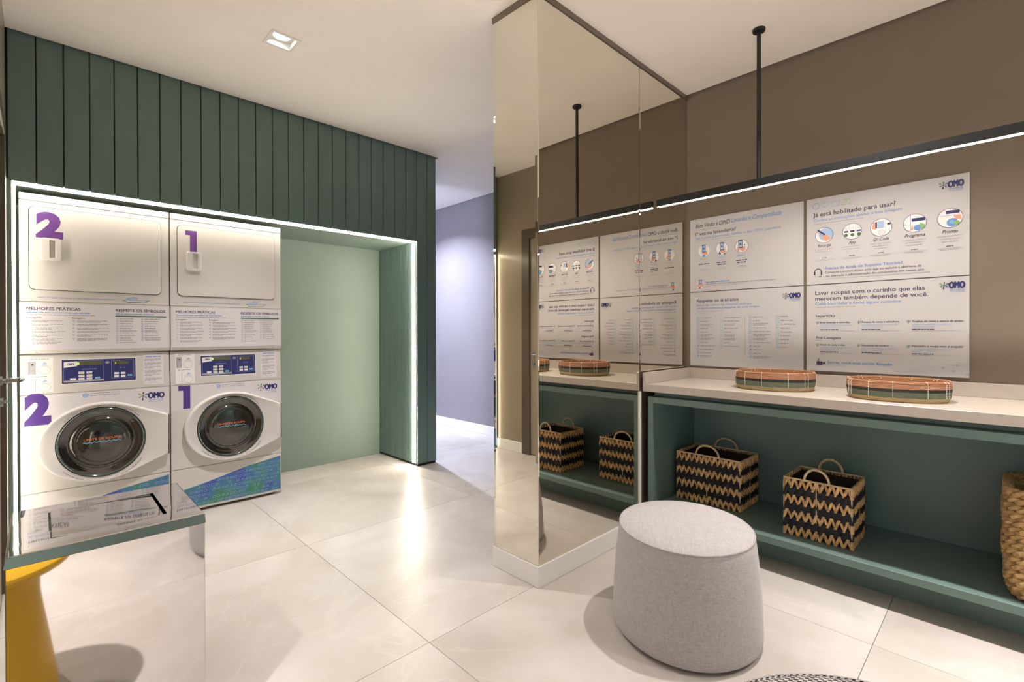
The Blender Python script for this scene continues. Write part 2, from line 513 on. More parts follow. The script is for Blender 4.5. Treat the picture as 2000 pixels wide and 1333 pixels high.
class Print:
    """flat print on a surface: every mark a thin mesh, joined into one part. mp(u, v, lift) -> local point"""
    def __init__(s, mp):
        s.mp = mp; s.v = []; s.f = []; s.mi = []; s.mats = []; s.layer = 0

    def _m(s, ink):
        m_ = INK[ink] if isinstance(ink, str) else ink
        if m_ not in s.mats:
            s.mats.append(m_)
        return s.mats.index(m_)

    def add(s, pts, faces, ink, lift=None, warp=None):
        s.layer += 1
        lf = 0.0004 + 0.000012*s.layer if lift is None else lift
        b = len(s.v)
        for p in pts:
            q = warp(*p) if warp else p
            s.v.append(s.mp(q[0], q[1], lf))
        k = s._m(ink)
        for f in faces:
            s.f.append(tuple(b+i for i in f)); s.mi.append(k)

    def text(s, txt, u, v, w=None, cap=0.02, ink='dark', bold=0.0, shear=0.0, warp=None, centre=False):
        fat = txt in ('2',)                      # only plain outlines may be swollen; words get weight from close repeats
        vs, fs, wd = text_mesh(txt, bold if fat else 0.0, shear)
        if not vs:
            return
        k = 0.0 if fat else bold*cap*1.1
        sx = ((w-2*k)/wd) if w else cap/0.70
        if centre:
            u = u - wd*sx/2
        for du, dv in ([(k, 0)] if k == 0 else [(0, 0), (2*k, 0), (k, k*.8), (k, -k*.8)]):
            s.add([(u+du+x*sx, v+dv+y*cap) for x, y in vs], fs, ink, warp=warp)

    def poly(s, pts, ink, lift=None, warp=None):
        s.add(pts, [tuple(range(len(pts)))], ink, lift, warp)

    def rect(s, u0, u1, v0, v1, ink, warp=None):
        s.poly([(u0, v0), (u1, v0), (u1, v1), (u0, v1)], ink, warp=warp)

    def disc(s, u, v, r, ink, ry=None, n=20):
        ry = ry or r
        s.poly([(u+r*math.cos(2*PI*k/n), v+ry*math.sin(2*PI*k/n)) for k in range(n)], ink)

    def line(s, pts, t, ink, closed=False, warp=None):
        """stroke of thickness t"""
        P = [Vector(p) for p in pts]
        m = len(P)
        L = []; Q = []
        for i in range(m):
            a = P[i-1] if (i or closed) else P[i]
            b = P[(i+1) % m] if (i < m-1 or closed) else P[i]
            d = (b-a)
            d = d.normalized() if d.length > 1e-9 else Vector((1, 0))
            n = Vector((-d.y, d.x))*t/2
            L.append(tuple(P[i]+n)); Q.append(tuple(P[i]-n))
        fs = []
        for i in range(m if closed else m-1):
            j = (i+1) % m
            fs.append((i, j, m+j, m+i))
        s.add(L+Q, fs, ink, warp=warp)

    def ring(s, u, v, r, t, ink, ry=None, n=24):
        ry = ry or r
        s.line([(u+r*math.cos(2*PI*k/n), v+ry*math.sin(2*PI*k/n)) for k in range(n)], t, ink, True)

    def words(s, u, v, w, h, ink, rnd, warp=None):
        """one line of lettering too small to read: word-length strokes"""
        x = u
        pts = []; fs = []
        while x < u+w-h:
            l = min(rnd.uniform(1.6, 6.0)*h, u+w-x)
            b = len(pts)
            pts += [(x, v), (x+l, v), (x+l, v+h), (x, v+h)]
            fs.append((b, b+1, b+2, b+3))
            x += l+h*0.7
        if fs:
            s.add(pts, fs, ink, warp=warp)

    def para(s, u, v, w, h, n, ld, ink, rnd):
        for i in range(n):
            s.words(u, v-i*ld, w*(rnd.uniform(0.4, 0.75) if i == n-1 and n > 1 else rnd.uniform(0.88, 1)), h, ink, rnd)

    def heart(s, u, v, r, t, ink):
        pts = []
        for k in range(22):
            a = 2*PI*k/22
            pts.append((u+r*0.062*16*math.sin(a)**3, v+r*0.062*(13*math.cos(a)-5*math.cos(2*a)-2*math.cos(3*a)-math.cos(4*a))))
        s.line(pts, t, ink, True)

    def tub(s, u, v, r, t, ink):
        s.line([(u-r, v+r*.7), (u-r*.78, v-r*.7), (u+r*.78, v-r*.7), (u+r, v+r*.7), (u+r*.5, v+r*.45), (u, v+r*.65), (u-r*.5, v+r*.45)], t, ink, True)

    def iron(s, u, v, r, t, ink):
        s.line([(u-r, v-r*.6), (u+r, v-r*.6), (u+r*.75, v+r*.7), (u-r*.3, v+r*.7), (u-r*.3, v+r*.45), (u+r*.45, v+r*.4), (u+r*.4, v), (u-r*.5, v)], t, ink, True)

    def splash(s, u, v, r, inks=('green', 'dark', 'lime', 'green', 'dark', 'navy')):
        """pin-wheel of six drops, the emblem beside the letters"""
        for k, ink in enumerate(inks):
            a = R(25+60*k)
            ln = r*(1.0 if k % 2 == 0 else 0.8)
            d = Vector((math.cos(a), math.sin(a))); n = Vector((-d.y, d.x))
            c = Vector((u, v))
            prof = [(0.0, .04), (.45, .06), (.75, .16), (.92, .13), (1.0, .04)]
            pts = [tuple(c+d*ln*p+n*ln*q) for p, q in prof] + [tuple(c+d*ln*p-n*ln*q) for p, q in reversed(prof)]
            s.poly(pts, ink)

    def logo(s, u, v, w, cap, sub=True, rnd=random):
        """splash mark, the three bold letters and the two lines beneath"""
        s.splash(u-w*0.27, v+cap*0.50, w*0.33)
        s.text('OMO', u, v, w, cap, 'navy', bold=0.075)
        if sub:
            s.text('lavanderia', u+w*.08, v-cap*.36, w*0.86, cap*.24, 'blue', bold=.02)
            s.text('compartilhada', u+w*.08, v-cap*.66, w*0.86, cap*.20, 'blue')

    def build(s, name, parent):
        me = bpy.data.meshes.new(name)
        me.from_pydata(s.v, [], s.f)
        for m_ in s.mats:
            me.materials.append(m_)
        for p, k in zip(me.polygons, s.mi):
            p.material_index = k
        o = bpy.data.objects.new(name, me)
        COL.objects.link(o)
        o.parent = parent
        if len(s.f) > 60:
            o['kind'] = 'stuff'     # lettering too fine to pick apart
        return o


# ================================================================ THE ROOM
XR = 3.165          # right wall
XL = -0.118         # left wall
MY = 1.542          # front face of the mirrored pier
MX = 1.675          # left face of the pier
PIER_B = 1.842
GY = 3.68           # green boarded wall
NB = 4.36           # back of the niche
NX = 2.412          # right cheek of the niche
GX1 = 2.62          # end of the green wall
NZ = 2.006          # niche head
XH = 3.75           # hall wall
YE = 5.42           # hall end
Y0 = -2.3           # behind the camera
XE = -1.9           # entry side wall
YO = 1.36           # the left wall starts here; in front of it the entry opens

# floor: bed with 1.2 m tiles laid on it
b = MB()
b.box(XE-.1, XH+.1, Y0-.1, YE+.1, -0.06, -0.012)
floor = tag(b.build('floor', M_grout), 'pale beige marble look floor of large square tiles', 'floor', kind='structure')
T = 1.2
tb = MB()
tb.box(0.0009, T-0.0009, 0.0009, T-0.0009, -0.012, 0.0, 0.0004, 1)
tile_me = None
for i in range(-2, 3):
    for j in range(-4, 4):
        x, y = 1.076+T*(i-0), 1.564+T*j
        if x > XH or y > YE or x+T < XE or y+T < Y0:
            continue
        if tile_me is None:
            t_ = tb.build('tile', M_floor, floor, loc=(x, y, 0)); tile_me = t_.data
        else:
            share('tile', tile_me, floor, (x, y, 0))

# ceiling: slab with shadow gaps along the walls and square holes for the recessed lamps
def slab_cells(mb, regions, holes, z0, z1):
    for (x0, x1, y0, y1) in regions:
        hs = [h for h in holes if h[0] < x1 and h[1] > x0 and h[2] < y1 and h[3] > y0]
        xs = sorted({x0, x1, *[c for h in hs for c in h[:2]]}); ys = sorted({y0, y1, *[c for h in hs for c in h[2:]]})
        for a0, a1 in zip(xs[:-1], xs[1:]):
            for c0, c1 in zip(ys[:-1], ys[1:]):
                mx_, my_ = (a0+a1)/2, (c0+c1)/2
                if any(h[0] < mx_ < h[1] and h[2] < my_ < h[3] for h in hs):
                    continue
                mb.box(a0, a1, c0, c1, z0, z1)
HOLES = [(x-.066, x+.066, y-.066, y+.066) for x, y, p in LAMPS]
b = MB()
slab_cells(b, [(XE, XR-.016, Y0, MY-.012), (XE, XL, MY-.012, YO), (XL, MX-.004, MY-.012, GY-.014), (MX-.004, XH-.012, PIER_B+.01, GY-.014),
               (GX1+.02, XH-.012, GY-.014, YE-.012), (0.4, GX1+.02, 4.46, YE-.012)], HOLES, CEIL, CEIL+.025)
b.box(XE-.1, XH+.1, Y0-.1, YE+.1, CEIL+.07, CEIL+.12)
ceiling = tag(b.build('ceiling', M_ceil), 'smooth white ceiling with a shadow gap along the walls', 'ceiling', kind='structure')

# right wall
b = MB(); b.box(XR, XR+.1, Y0-.1, MY+.02, 0, CEIL+.07)
tag(b.build('wall_right', M_taupe), 'taupe painted wall behind the four printed boards', 'wall', kind='structure')
# hall walls
b = MB(); b.box(XH, XH+.1, PIER_B-.2, YE+.1, 0, CEIL+.07)
tag(b.build('wall_hall', M_hall), 'grey hall wall bathed in bluish daylight behind the mirrored pier', 'wall', kind='structure')
b = MB(); b.box(0.3, XH, YE, YE+.1, 0, CEIL+.07)
tag(b.build('wall_hall_end', M_hall), 'grey wall closing the far end of the hall', 'wall', kind='structure')
b = MB(); b.box(0.3, GX1, 4.40, 4.46, 0, CEIL+.07)
tag(b.build('wall_hall_side', M_hall), 'hall side of the green boarded wall', 'wall', kind='structure')
b = MB(); b.box(XR+.02, XH, PIER_B-.1, PIER_B, 0, CEIL+.07)
tag(b.build('wall_hall_front', M_hall), 'short grey return wall behind the mirrored pier', 'wall', kind='structure')
b = MB()
b.box(XH-.014, XH, PIER_B, YE, 0, .105, .003, 1)
tag(b.build('baseboard_hall', M_white), 'white skirting board along the bluish hall wall', 'baseboard', kind='structure')
b = MB()
b.box(.4, XH-.014, YE-.014, YE, 0, .105, .003, 1)
tag(b.build('baseboard_hall_end', M_white), 'white skirting board at the far end of the hall', 'baseboard', kind='structure')
# assumed hall window for the bluish light, unseen behind the niche
wn = MB()
wn.box(.34, .40, 4.46, 4.52, 0, CEIL+.07); wn.box(.34, .40, YE-.06, YE, 0, CEIL+.07)
wn.box(.34, .40, 4.52, YE-.06, 0, .5); wn.box(.34, .40, 4.52, YE-.06, 2.5, CEIL+.07)
win = tag(wn.build('assumed_window_1', M_hall), 'assumed tall window at the side of the hall letting in cool daylight', 'window', kind='structure')
wf = MB()
for y0_, y1_ in ((4.52, 4.56), (YE-.10, YE-.06), (4.92, 4.96)):
    wf.box(.35, .39, y0_, y1_, .5, 2.5, .003, 1)
wf.box(.35, .39, 4.52, YE-.06, .5, .54); wf.box(.35, .39, 4.52, YE-.06, 2.46, 2.5)
wf.build('assumed_window_frame', M_white, win)
la = bpy.data.lights.new('assumed_window_daylight', 'AREA'); la.shape = 'RECTANGLE'; la.size = 0.8; la.size_y = 1.9; la.energy = P_WIN; la.color = COOL
lo = bpy.data.objects.new('assumed_window_daylight', la); COL.objects.link(lo)
lo.location = (.33, 4.94, 1.5); lo.rotation_euler = (0, R(-90), 0)

# entry side, its opening added to let fill light in, and the wall behind the camera
b = MB(); b.box(XE-.1, XE, YO-.5, YO+.1, 0, CEIL+.07); b.box(XE-.1, XE, Y0-.1, YO-.5, 2.5, CEIL+.07); b.box(XE-.1, XE, Y0-.1, Y0+.3, 0, 2.5)
tag(b.build('wall_entry', M_taupe), 'taupe wall of the entry with an added opening for fill light', 'wall', kind='structure')
b = MB(); b.box(XE, XR, Y0-.1, Y0, 0, CEIL+.07)
tag(b.build('wall_front', M_green), 'dark green wall behind the camera', 'wall', kind='structure')
b = MB(); b.box(XE, XL-.12, YO, YO+.1, 0, CEIL+.07)
tag(b.build('wall_entry_return', M_taupe), 'taupe wall return between entry and door', 'wall', kind='structure')

# left wall with a door
DY0, DY1, DZ = 2.37, 3.235, 2.12
b = MB()
b.box(XL-.12, XL, YO, DY0, 0, CEIL+.07); b.box(XL-.12, XL, DY1, NB, 0, CEIL+.07); b.box(XL-.12, XL, DY0, DY1, DZ, CEIL+.07)
wl = tag(b.build('wall_left', M_taupe_gloss), 'taupe side wall between the door and the machines', 'wall', kind='structure')
d = MB(); d.box(XL-.05, XL-.008, DY0+.012, DY1-.012, .008, DZ-.012, .002, 1)
door = tag(d.build('door_1', M_taupe_gloss), 'flush taupe door with a lever handle at the left edge', 'door', kind='structure')
c = MB()
c.box(XL-.1, XL+.012, DY0-.08, DY0+.01, 0, DZ+.08, .002, 1); c.box(XL-.1, XL+.012, DY1-.01, DY1+.09, 0, DZ+.08, .002, 1); c.box(XL-.1, XL+.012, DY0+.01, DY1-.01, DZ-.01, DZ+.08, .002, 1)
c.build('door_frame', M_brown, door)
# lever handle: rose, neck, tapered lever, and the key rose below
HY = 3.165
h = MB()
pts = [(XL-.008+.012*0, HY, 0.985)]
def disc_x(mb, x0, x1, y, z, r, n=24):
    mb.rings([[(x0, y+r*math.cos(2*PI*k/n), z+r*math.sin(2*PI*k/n)) for k in range(n)], [(x1, y+r*math.cos(2*PI*k/n), z+r*math.sin(2*PI*k/n)) for k in range(n)]])
disc_x(h, XL-.008, XL+.002, HY, 0.985, .027)
hd = h.build('lever_handle', M_handle, door, smooth=True)
h = MB()
h.tube([(XL+.002, HY, 0.985), (XL+.045, HY, 0.985), (XL+.060, HY-.008, 0.986), (XL+.067, HY-.03, 0.988), (XL+.062, HY-.115, 0.990)], [.013, .011, .010, .008, .006], 10)
h.build('lever', M_handle, hd, smooth=True)
h = MB(); disc_x(h, XL-.008, XL+.004, HY, .890, .026); disc_x(h, XL+.004, XL+.018, HY, .890, .008)
h.build('key_cylinder', M_handle, door, smooth=True)
b = MB(); b.box(XL, XL+.013, DY1+.09, GY-.004, 0, .105, .003, 1)
tag(b.build('baseboard_left', M_white), 'white skirting board beside the door at the left', 'baseboard', kind='structure')

# green boarded wall with the machine niche
b = MB()
b.box(XL, GX1-.004, GY+.016, 4.40, NZ+.012, CEIL+.07)                     # mass above the niche
b.box(NX+.012, GX1-.004, GY+.016, 4.40, 0.0, NZ+.02)                      # pier at the right
b.box(XL, NX+.02, NB, 4.40, 0, NZ+.02)                                    # mass behind the niche
wb = tag(b.build('wall_back', M_dark), 'dark green boarded wall with a lit niche for the machines', 'wall', kind='structure')
b = MB(); b.box(XL+.02, NX, NB-.012, NB, 0.0, NZ, .001, 1); b.build('niche_back_panel', M_green_panel, wb)
b = MB(); b.box(XL+.02, NX+.012, GY+.022, NB, NZ, NZ+.012); b.build('niche_head_panel', M_green_panel, wb)
b = MB(); b.box(XL, XL+.02, GY, NB, 0.0, NZ+.012); b.build('niche_cheek_panel', M_green, wb)
PW = 0.1098
g = 0.0022
def board(x0, x1, z0, z1):
    bb = MB(); bb.box(x0+g, x1-g, GY, GY+.016, z0, z1, .0028, 1)
    return bb.build('board', M_green, wb)
first = None
for k in range(23):
    x0 = -0.113+PW*k
    if first is None:
        bb = MB(); bb.box(g, PW-g, GY, GY+.016, NZ, CEIL+.03, .0028, 1)
        o = bb.build('board', M_green, wb, loc=(x0, 0, 0)); first = o.data
    else:
        share('board', first, wb, (x0, 0, 0))
board(NX, NX+PW, .022, CEIL+.03)
board(NX+PW, GX1-.004, .022, CEIL+.03)
bb = MB(); bb.box(GX1-.016, GX1, GY+.006, 4.46, .022, CEIL+.03, .002, 1); bb.build('board', M_green, wb)   # end of the wall
# boards lining the right cheek of the niche
yy = [GY+.018, 3.749, 3.842, 3.947, 4.055, 4.168, 4.262, NB-.012]
for y0_, y1_ in zip(yy[:-1], yy[1:]):
    bb = MB(); bb.box(NX, NX+.014, y0_+g, y1_-g, .022, NZ, .0028, 1); bb.build('board', M_green, wb)
b = MB(); b.box(NX+.010, GX1-.012, GY+.010, 4.3, 0, .022); b.build('plinth', M_dark, wb)

# light strip round the niche mouth
led = empty('light_strip', (XL, GY, 0), 'warm white light strip framing the machine niche', 'light')
def led_bar(name, x0, x1, y0, y1, z0, z1, m_=M_led):
    mb = MB(); mb.box(x0-XL, x1-XL, y0-GY, y1-GY, z0, z1)
    return mb.build(name, m_, led)
led_bar('head_strip', XL+.022, NX-.004, GY+.001, GY+.018, NZ-.017, NZ-.0005)
led_bar('jamb_strip', NX-.010, NX-.0005, 3.728, 3.744, .03, NZ-.018, M_led_jamb)
led_bar('jamb_strip', XL+.0205, XL+.034, GY+.001, GY+.014, .03, NZ-.018, M_led_left)

# mirrored pier
b = MB(); b.box(MX, XR+.02, MY, PIER_B, 0, CEIL+.07)
pier = tag(b.build('wall_pier', M_brown), 'square pier clad in mirrors from skirting to ceiling', 'pier', kind='structure')
def mirror_panel(axis, a0, a1, z0, z1, bev):
    """flat mirror with a bevelled border; axis 'y' faces -Y, 'x' faces -X"""
    t0, t1 = .001, .0058
    mp = (lambda a, z, t: (a, MY-t, z)) if axis == 'y' else (lambda a, z, t: (MX-t-.0100*(a-MY), a, z))
    mb = MB()
    o_ = [(a0, z0), (a1, z0), (a1, z1), (a0, z1)]
    i_ = [(a0+bev, z0+bev), (a1-bev, z0+bev), (a1-bev, z1-bev), (a0+bev, z1-bev)]
    mb.rings([[mp(a, z, t0) for a, z in o_], [mp(a, z, t1-.0012) for a, z in o_], [mp(a, z, t1) for a, z in i_]])
    return mb.build('mirror_panel', M_mirror, pier)
mirror_panel('x', MY-.004, PIER_B, .103, CEIL-.028, .016)
mirror_panel('y', MX-.004, 2.5585, .103, CEIL-.028, .006)
mirror_panel('y', 2.5615, XR-.003, .962, CEIL-.028, .006)
b = MB(); b.box(MX-.010, 2.552, MY-.010, PIER_B+.01, 0, .101, .002, 1); b.build('skirting', M_white, pier)
b = MB()
b.box(MX-.012, XR-.002, MY-.012, MY, CEIL-.028, CEIL+.03, .001, 1); b.box(MX-.012, MX, MY-.012, PIER_B+.006, CEIL-.028, CEIL+.03, .001, 1)
b.build('top_trim', mat('bronze_trim', (0.22, 0.185, 0.155), 0.4, 0.6, noise=(9, .05)), pier)
b = MB(); b.box(2.552, 2.562, MY-.014, MY, .0, .845); b.build('edge_strip', M_white, pier)

# recessed lamps
def downlight(x, y, p, label, n):
    t = empty('recessed_lamp', (x, y, CEIL), label, 'ceiling light')
    fr = MB()
    S = .076; s_ = .060
    o_ = [(-S, -S), (S, -S), (S, S), (-S, S)]; i_ = [(-s_, -s_), (s_, -s_), (s_, s_), (-s_, s_)]
    fr.rings([[(u, v, 0) for u, v in o_], [(u, v, -.004) for u, v in o_], [(u, v, -.004) for u, v in i_], [(u, v, .030) for u, v in i_]], True, False, False)
    fr.build('frame', M_white, t)
    cn = MB()
    nn = 28
    loops = []
    for r_, z in ((.058, .030), (.050, .026), (.044, .026), (.040, .040), (.038, .052)):
        loops.append([(r_*math.cos(2*PI*k/nn), r_*math.sin(2*PI*k/nn), z) for k in range(nn)])
    sq = []
    for k in range(nn):
        a = 2*PI*k/nn; c_, s2 = math.cos(a), math.sin(a); m_ = max(abs(c_), abs(s2))
        sq.append((.060*c_/m_, .060*s2/m_, .030))
    cn.rings([sq]+loops, True, False, False)
    cn.build('reflector', M_white, t, smooth=True)
    bl = MB(); bl.lathe([(.037, .045), (.037, .050)], 28); bl.build('bulb', M_lamp, t)
    L = bpy.data.lights.new('lamp_light', 'AREA'); L.shape = 'DISK'; L.size = .07; L.energy = P_DOWN*p; L.color = WARM if x < 2.9 else (0.74, 0.79, 1.0); L.spread = R(86) if x < 2.9 else R(128)  # cool, wide beam for the added hall fill lamp
    lo_ = bpy.data.objects.new('lamp_light', L); COL.objects.link(lo_); lo_.parent = t; lo_.location = (0, 0, .022)
    return t
names = ['square recessed ceiling lamp in front of the green boarded wall', 'assumed square recessed ceiling lamp near the counter, above the grey pouf',
         'added square recessed fill lamp over the counter behind the camera', 'added square recessed fill lamp near the wall behind the camera',
         'assumed square recessed ceiling lamp in the entry', 'added square recessed fill lamp at the back of the entry', 'added square recessed fill lamp in the hall behind the green wall']  # hall lamp is added fill; counter and entry lamps are assumed from shadows
for i, (x, y, p) in enumerate(LAMPS):
    downlight(x, y, p, names[i], i)


# ================================================================ MACHINES
WM = 0.682; DM = 0.535; FY = 3.80
def dryer(x, num, label):
    t = empty('tumble_dryer', (x, FY, 1.081), label, 'tumble dryer', group='tumble dryers')
    Z = 1.081
    b = MB(); b.box(.002, WM-.002, .008, DM, 0.002, 1.976-Z, .004, 2); b.build('body', M_enamel, t)
    b = MB(); b.box(0, WM, -.004, .010, 1.939-Z, 1.978-Z, .004, 2); b.build('top_cap', M_enamel, t)
    b = MB(); b.box(0, WM, 0, .010, 1.3765-Z, 1.937-Z, .003, 2); b.build('front_panel', M_enamel, t)
    # label panel with a chamfered foot
    b = MB()
    prof = [(.012, .002), (.004, .002), (-.010, .024), (-.010, 1.3735-Z), (.012, 1.3735-Z)]
    b.rings([[(0, y, z) for y, z in prof], [(WM, y, z) for y, z in prof]])
    lp = b.build('label_panel', M_enamel, t)
    # door
    b = MB(); b.prism(rrect(.037, .641, 1.441-Z, 1.910-Z, .028, 6), -.0012, .004, lambda u, v, w_: (u, w_, v)); b.build('door_seal', M_rubber, t)
    b = MB()
    o_ = rrect(.040, .638, 1.444-Z, 1.907-Z, .026, 6); i_ = rrect(.0425, .6355, 1.4465-Z, 1.9045-Z, .024, 6)
    b.rings([[(u, .003, v) for u, v in o_], [(u, -.007, v) for u, v in o_], [(u, -.0095, v) for u, v in i_]])
    dr = b.build('door', M_enamel, t, smooth=True)
    # scoop handle
    hx0, hx1, hz0, hz1 = .085, .170, 1.607-Z, 1.735-Z
    b = MB()
    o_ = rrect(hx0, hx1, hz0, hz1, .014, 5); m_ = rrect(hx0+.004, hx1-.004, hz0+.004, hz1-.004, .012, 5)
    s0 = rrect(hx0+.036, hx1-.020, hz0+.014, hz1-.010, .006, 5); s1 = rrect(hx0+.040, hx1-.026, hz0+.020, hz1-.016, .004, 5)
    b.rings([[(u, -.009, v) for u, v in o_], [(u, -.026, v) for u, v in o_], [(u, -.031, v) for u, v in m_], [(u, -.031, v) for u, v in s0], [(u, -.012, v) for u, v in s1]])
    b.build('handle', M_plastic, dr, smooth=True)
    # number and lines on door and frame
    p = Print(lambda u, v, l: (u, -.0095-l, v))
    if num == '2':
        p.text('2', .067, 1.747-Z, .112, .125, 'plum', bold=.07)
    else:
        p.poly([(.082, 1.876-Z), (.147, 1.876-Z), (.147, 1.735-Z), (.108, 1.735-Z), (.108, 1.845-Z), (.082, 1.845-Z)], 'plum')
    p.build('door_number', dr)
    rnd = random.Random(5)
    p = Print(lambda u, v, l: (u, -l, v))
    p.text('APÓS O USO, RETIRAR O SEU FELPO DA SECADORA', .070, 1.397-Z, .338, .0075, 'blue', bold=.01)
    bx, bz = .512, 1.402-Z
    p.line([(bx-.068, bz), (bx-.055, bz-.004), (bx-.046, bz-.014), (bx+.046, bz-.014), (bx+.055, bz-.004), (bx+.068, bz)], .0025, 'navy')
    p.line([(bx-.068, bz), (bx+.068, bz)], .0025, 'aqua')
    p.poly([(bx-.055, bz), (bx-.045, bz+.012), (bx-.03, bz+.008), (bx-.02, bz+.017), (bx, bz+.018), (bx+.006, bz+.006), (bx+.012, bz)], 'sky')
    p.line([(bx-.055, bz), (bx-.045, bz+.012), (bx-.03, bz+.008), (bx-.02, bz+.017), (bx, bz+.018), (bx+.006, bz+.006)], .002, 'blue')
    p.build('lint_print', t)
    p = Print(lambda u, v, l: (u, -.010-l, v))
    p.rect(.012, .672, 1.105-Z, 1.366-Z, 'tint')
    p.text('MELHORES PRÁTICAS', .028, 1.329-Z, .224, .017, 'dark', bold=.025)
    p.words(.028, 1.3125-Z, .270, .0045, 'blue', rnd); p.words(.028, 1.3005-Z, .295, .0042, 'grey', rnd)
    p.text('Lavagem', .028, 1.282-Z, .058, .0085, 'dark', bold=.02); p.text('Secagem', .214, 1.282-Z, .056, .0085, 'dark', bold=.02)
    for i in range(7):
        z = 1.268-Z-.0205*i
        p.ring(.036, z+.001, .0035, .0012, 'grey', n=10)
        p.para(.050, z, .135, .0036, 2, .0065, 'grey', rnd)
    for i in range(6):
        z = 1.268-Z-.0205*i
        p.ring(.221, z+.001, .0035, .0012, 'dark', n=10)
        p.para(.236, z, .150, .0036, 2 if i < 5 else 3, .0065, 'grey', rnd)
    p.text('RESPEITE OS SÍMBOLOS', .411, 1.329-Z, .248, .016, 'dark', bold=.025)
    p.words(.411, 1.3125-Z, .19, .0045, 'blue', rnd)
    p.rect(.410, .665, 1.297-Z, 1.3055-Z, 'green')
    for i in range(11):
        z = 1.283-Z-.0145*i
        p.tub(.418, z+.002, .005, .0013, 'blue'); p.words(.431, z, rnd.uniform(.05, .09), .0038, 'grey', rnd)
    for i in range(10):
        z = 1.283-Z-.0145*i
        p.ring(.540, z+.002, .004, .0013, 'blue', n=10); p.words(.553, z, rnd.uniform(.05, .08), .0038, 'grey', rnd)
    p.rect(.060, .072, 1.090-Z, 1.094-Z, 'grey'); p.rect(.615, .632, 1.092-Z, 1.097-Z, 'pale')
    p.build('care_print', lp)
    return t


def hull_radial(pts, n):
    """convex outline round the origin sampled at n angles"""
    P = sorted(set(pts))
    def half(seq):
        h_ = []
        for q in seq:
            while len(h_) >= 2 and (h_[-1][0]-h_[-2][0])*(q[1]-h_[-2][1])-(h_[-1][1]-h_[-2][1])*(q[0]-h_[-2][0]) <= 0:
                h_.pop()
            h_.append(q)
        return h_
    H = half(P)[:-1] + half(P[::-1])[:-1]
    out = []
    for k in range(n):
        a = 2*PI*k/n; d_ = (math.cos(a), math.sin(a)); best = None
        for p_, q in zip(H, H[1:]+H[:1]):
            ex, ey = q[0]-p_[0], q[1]-p_[1]
            den = d_[0]*ey-d_[1]*ex
            if abs(den) < 1e-12:
                continue
            t_ = (p_[0]*ey-p_[1]*ex)/den
            s_ = (p_[0]*d_[1]-p_[1]*d_[0])/den
            if t_ > 0 and -1e-6 <= s_ <= 1+1e-6:
                best = t_ if best is None else max(best, t_)
        out.append(best)
    return out


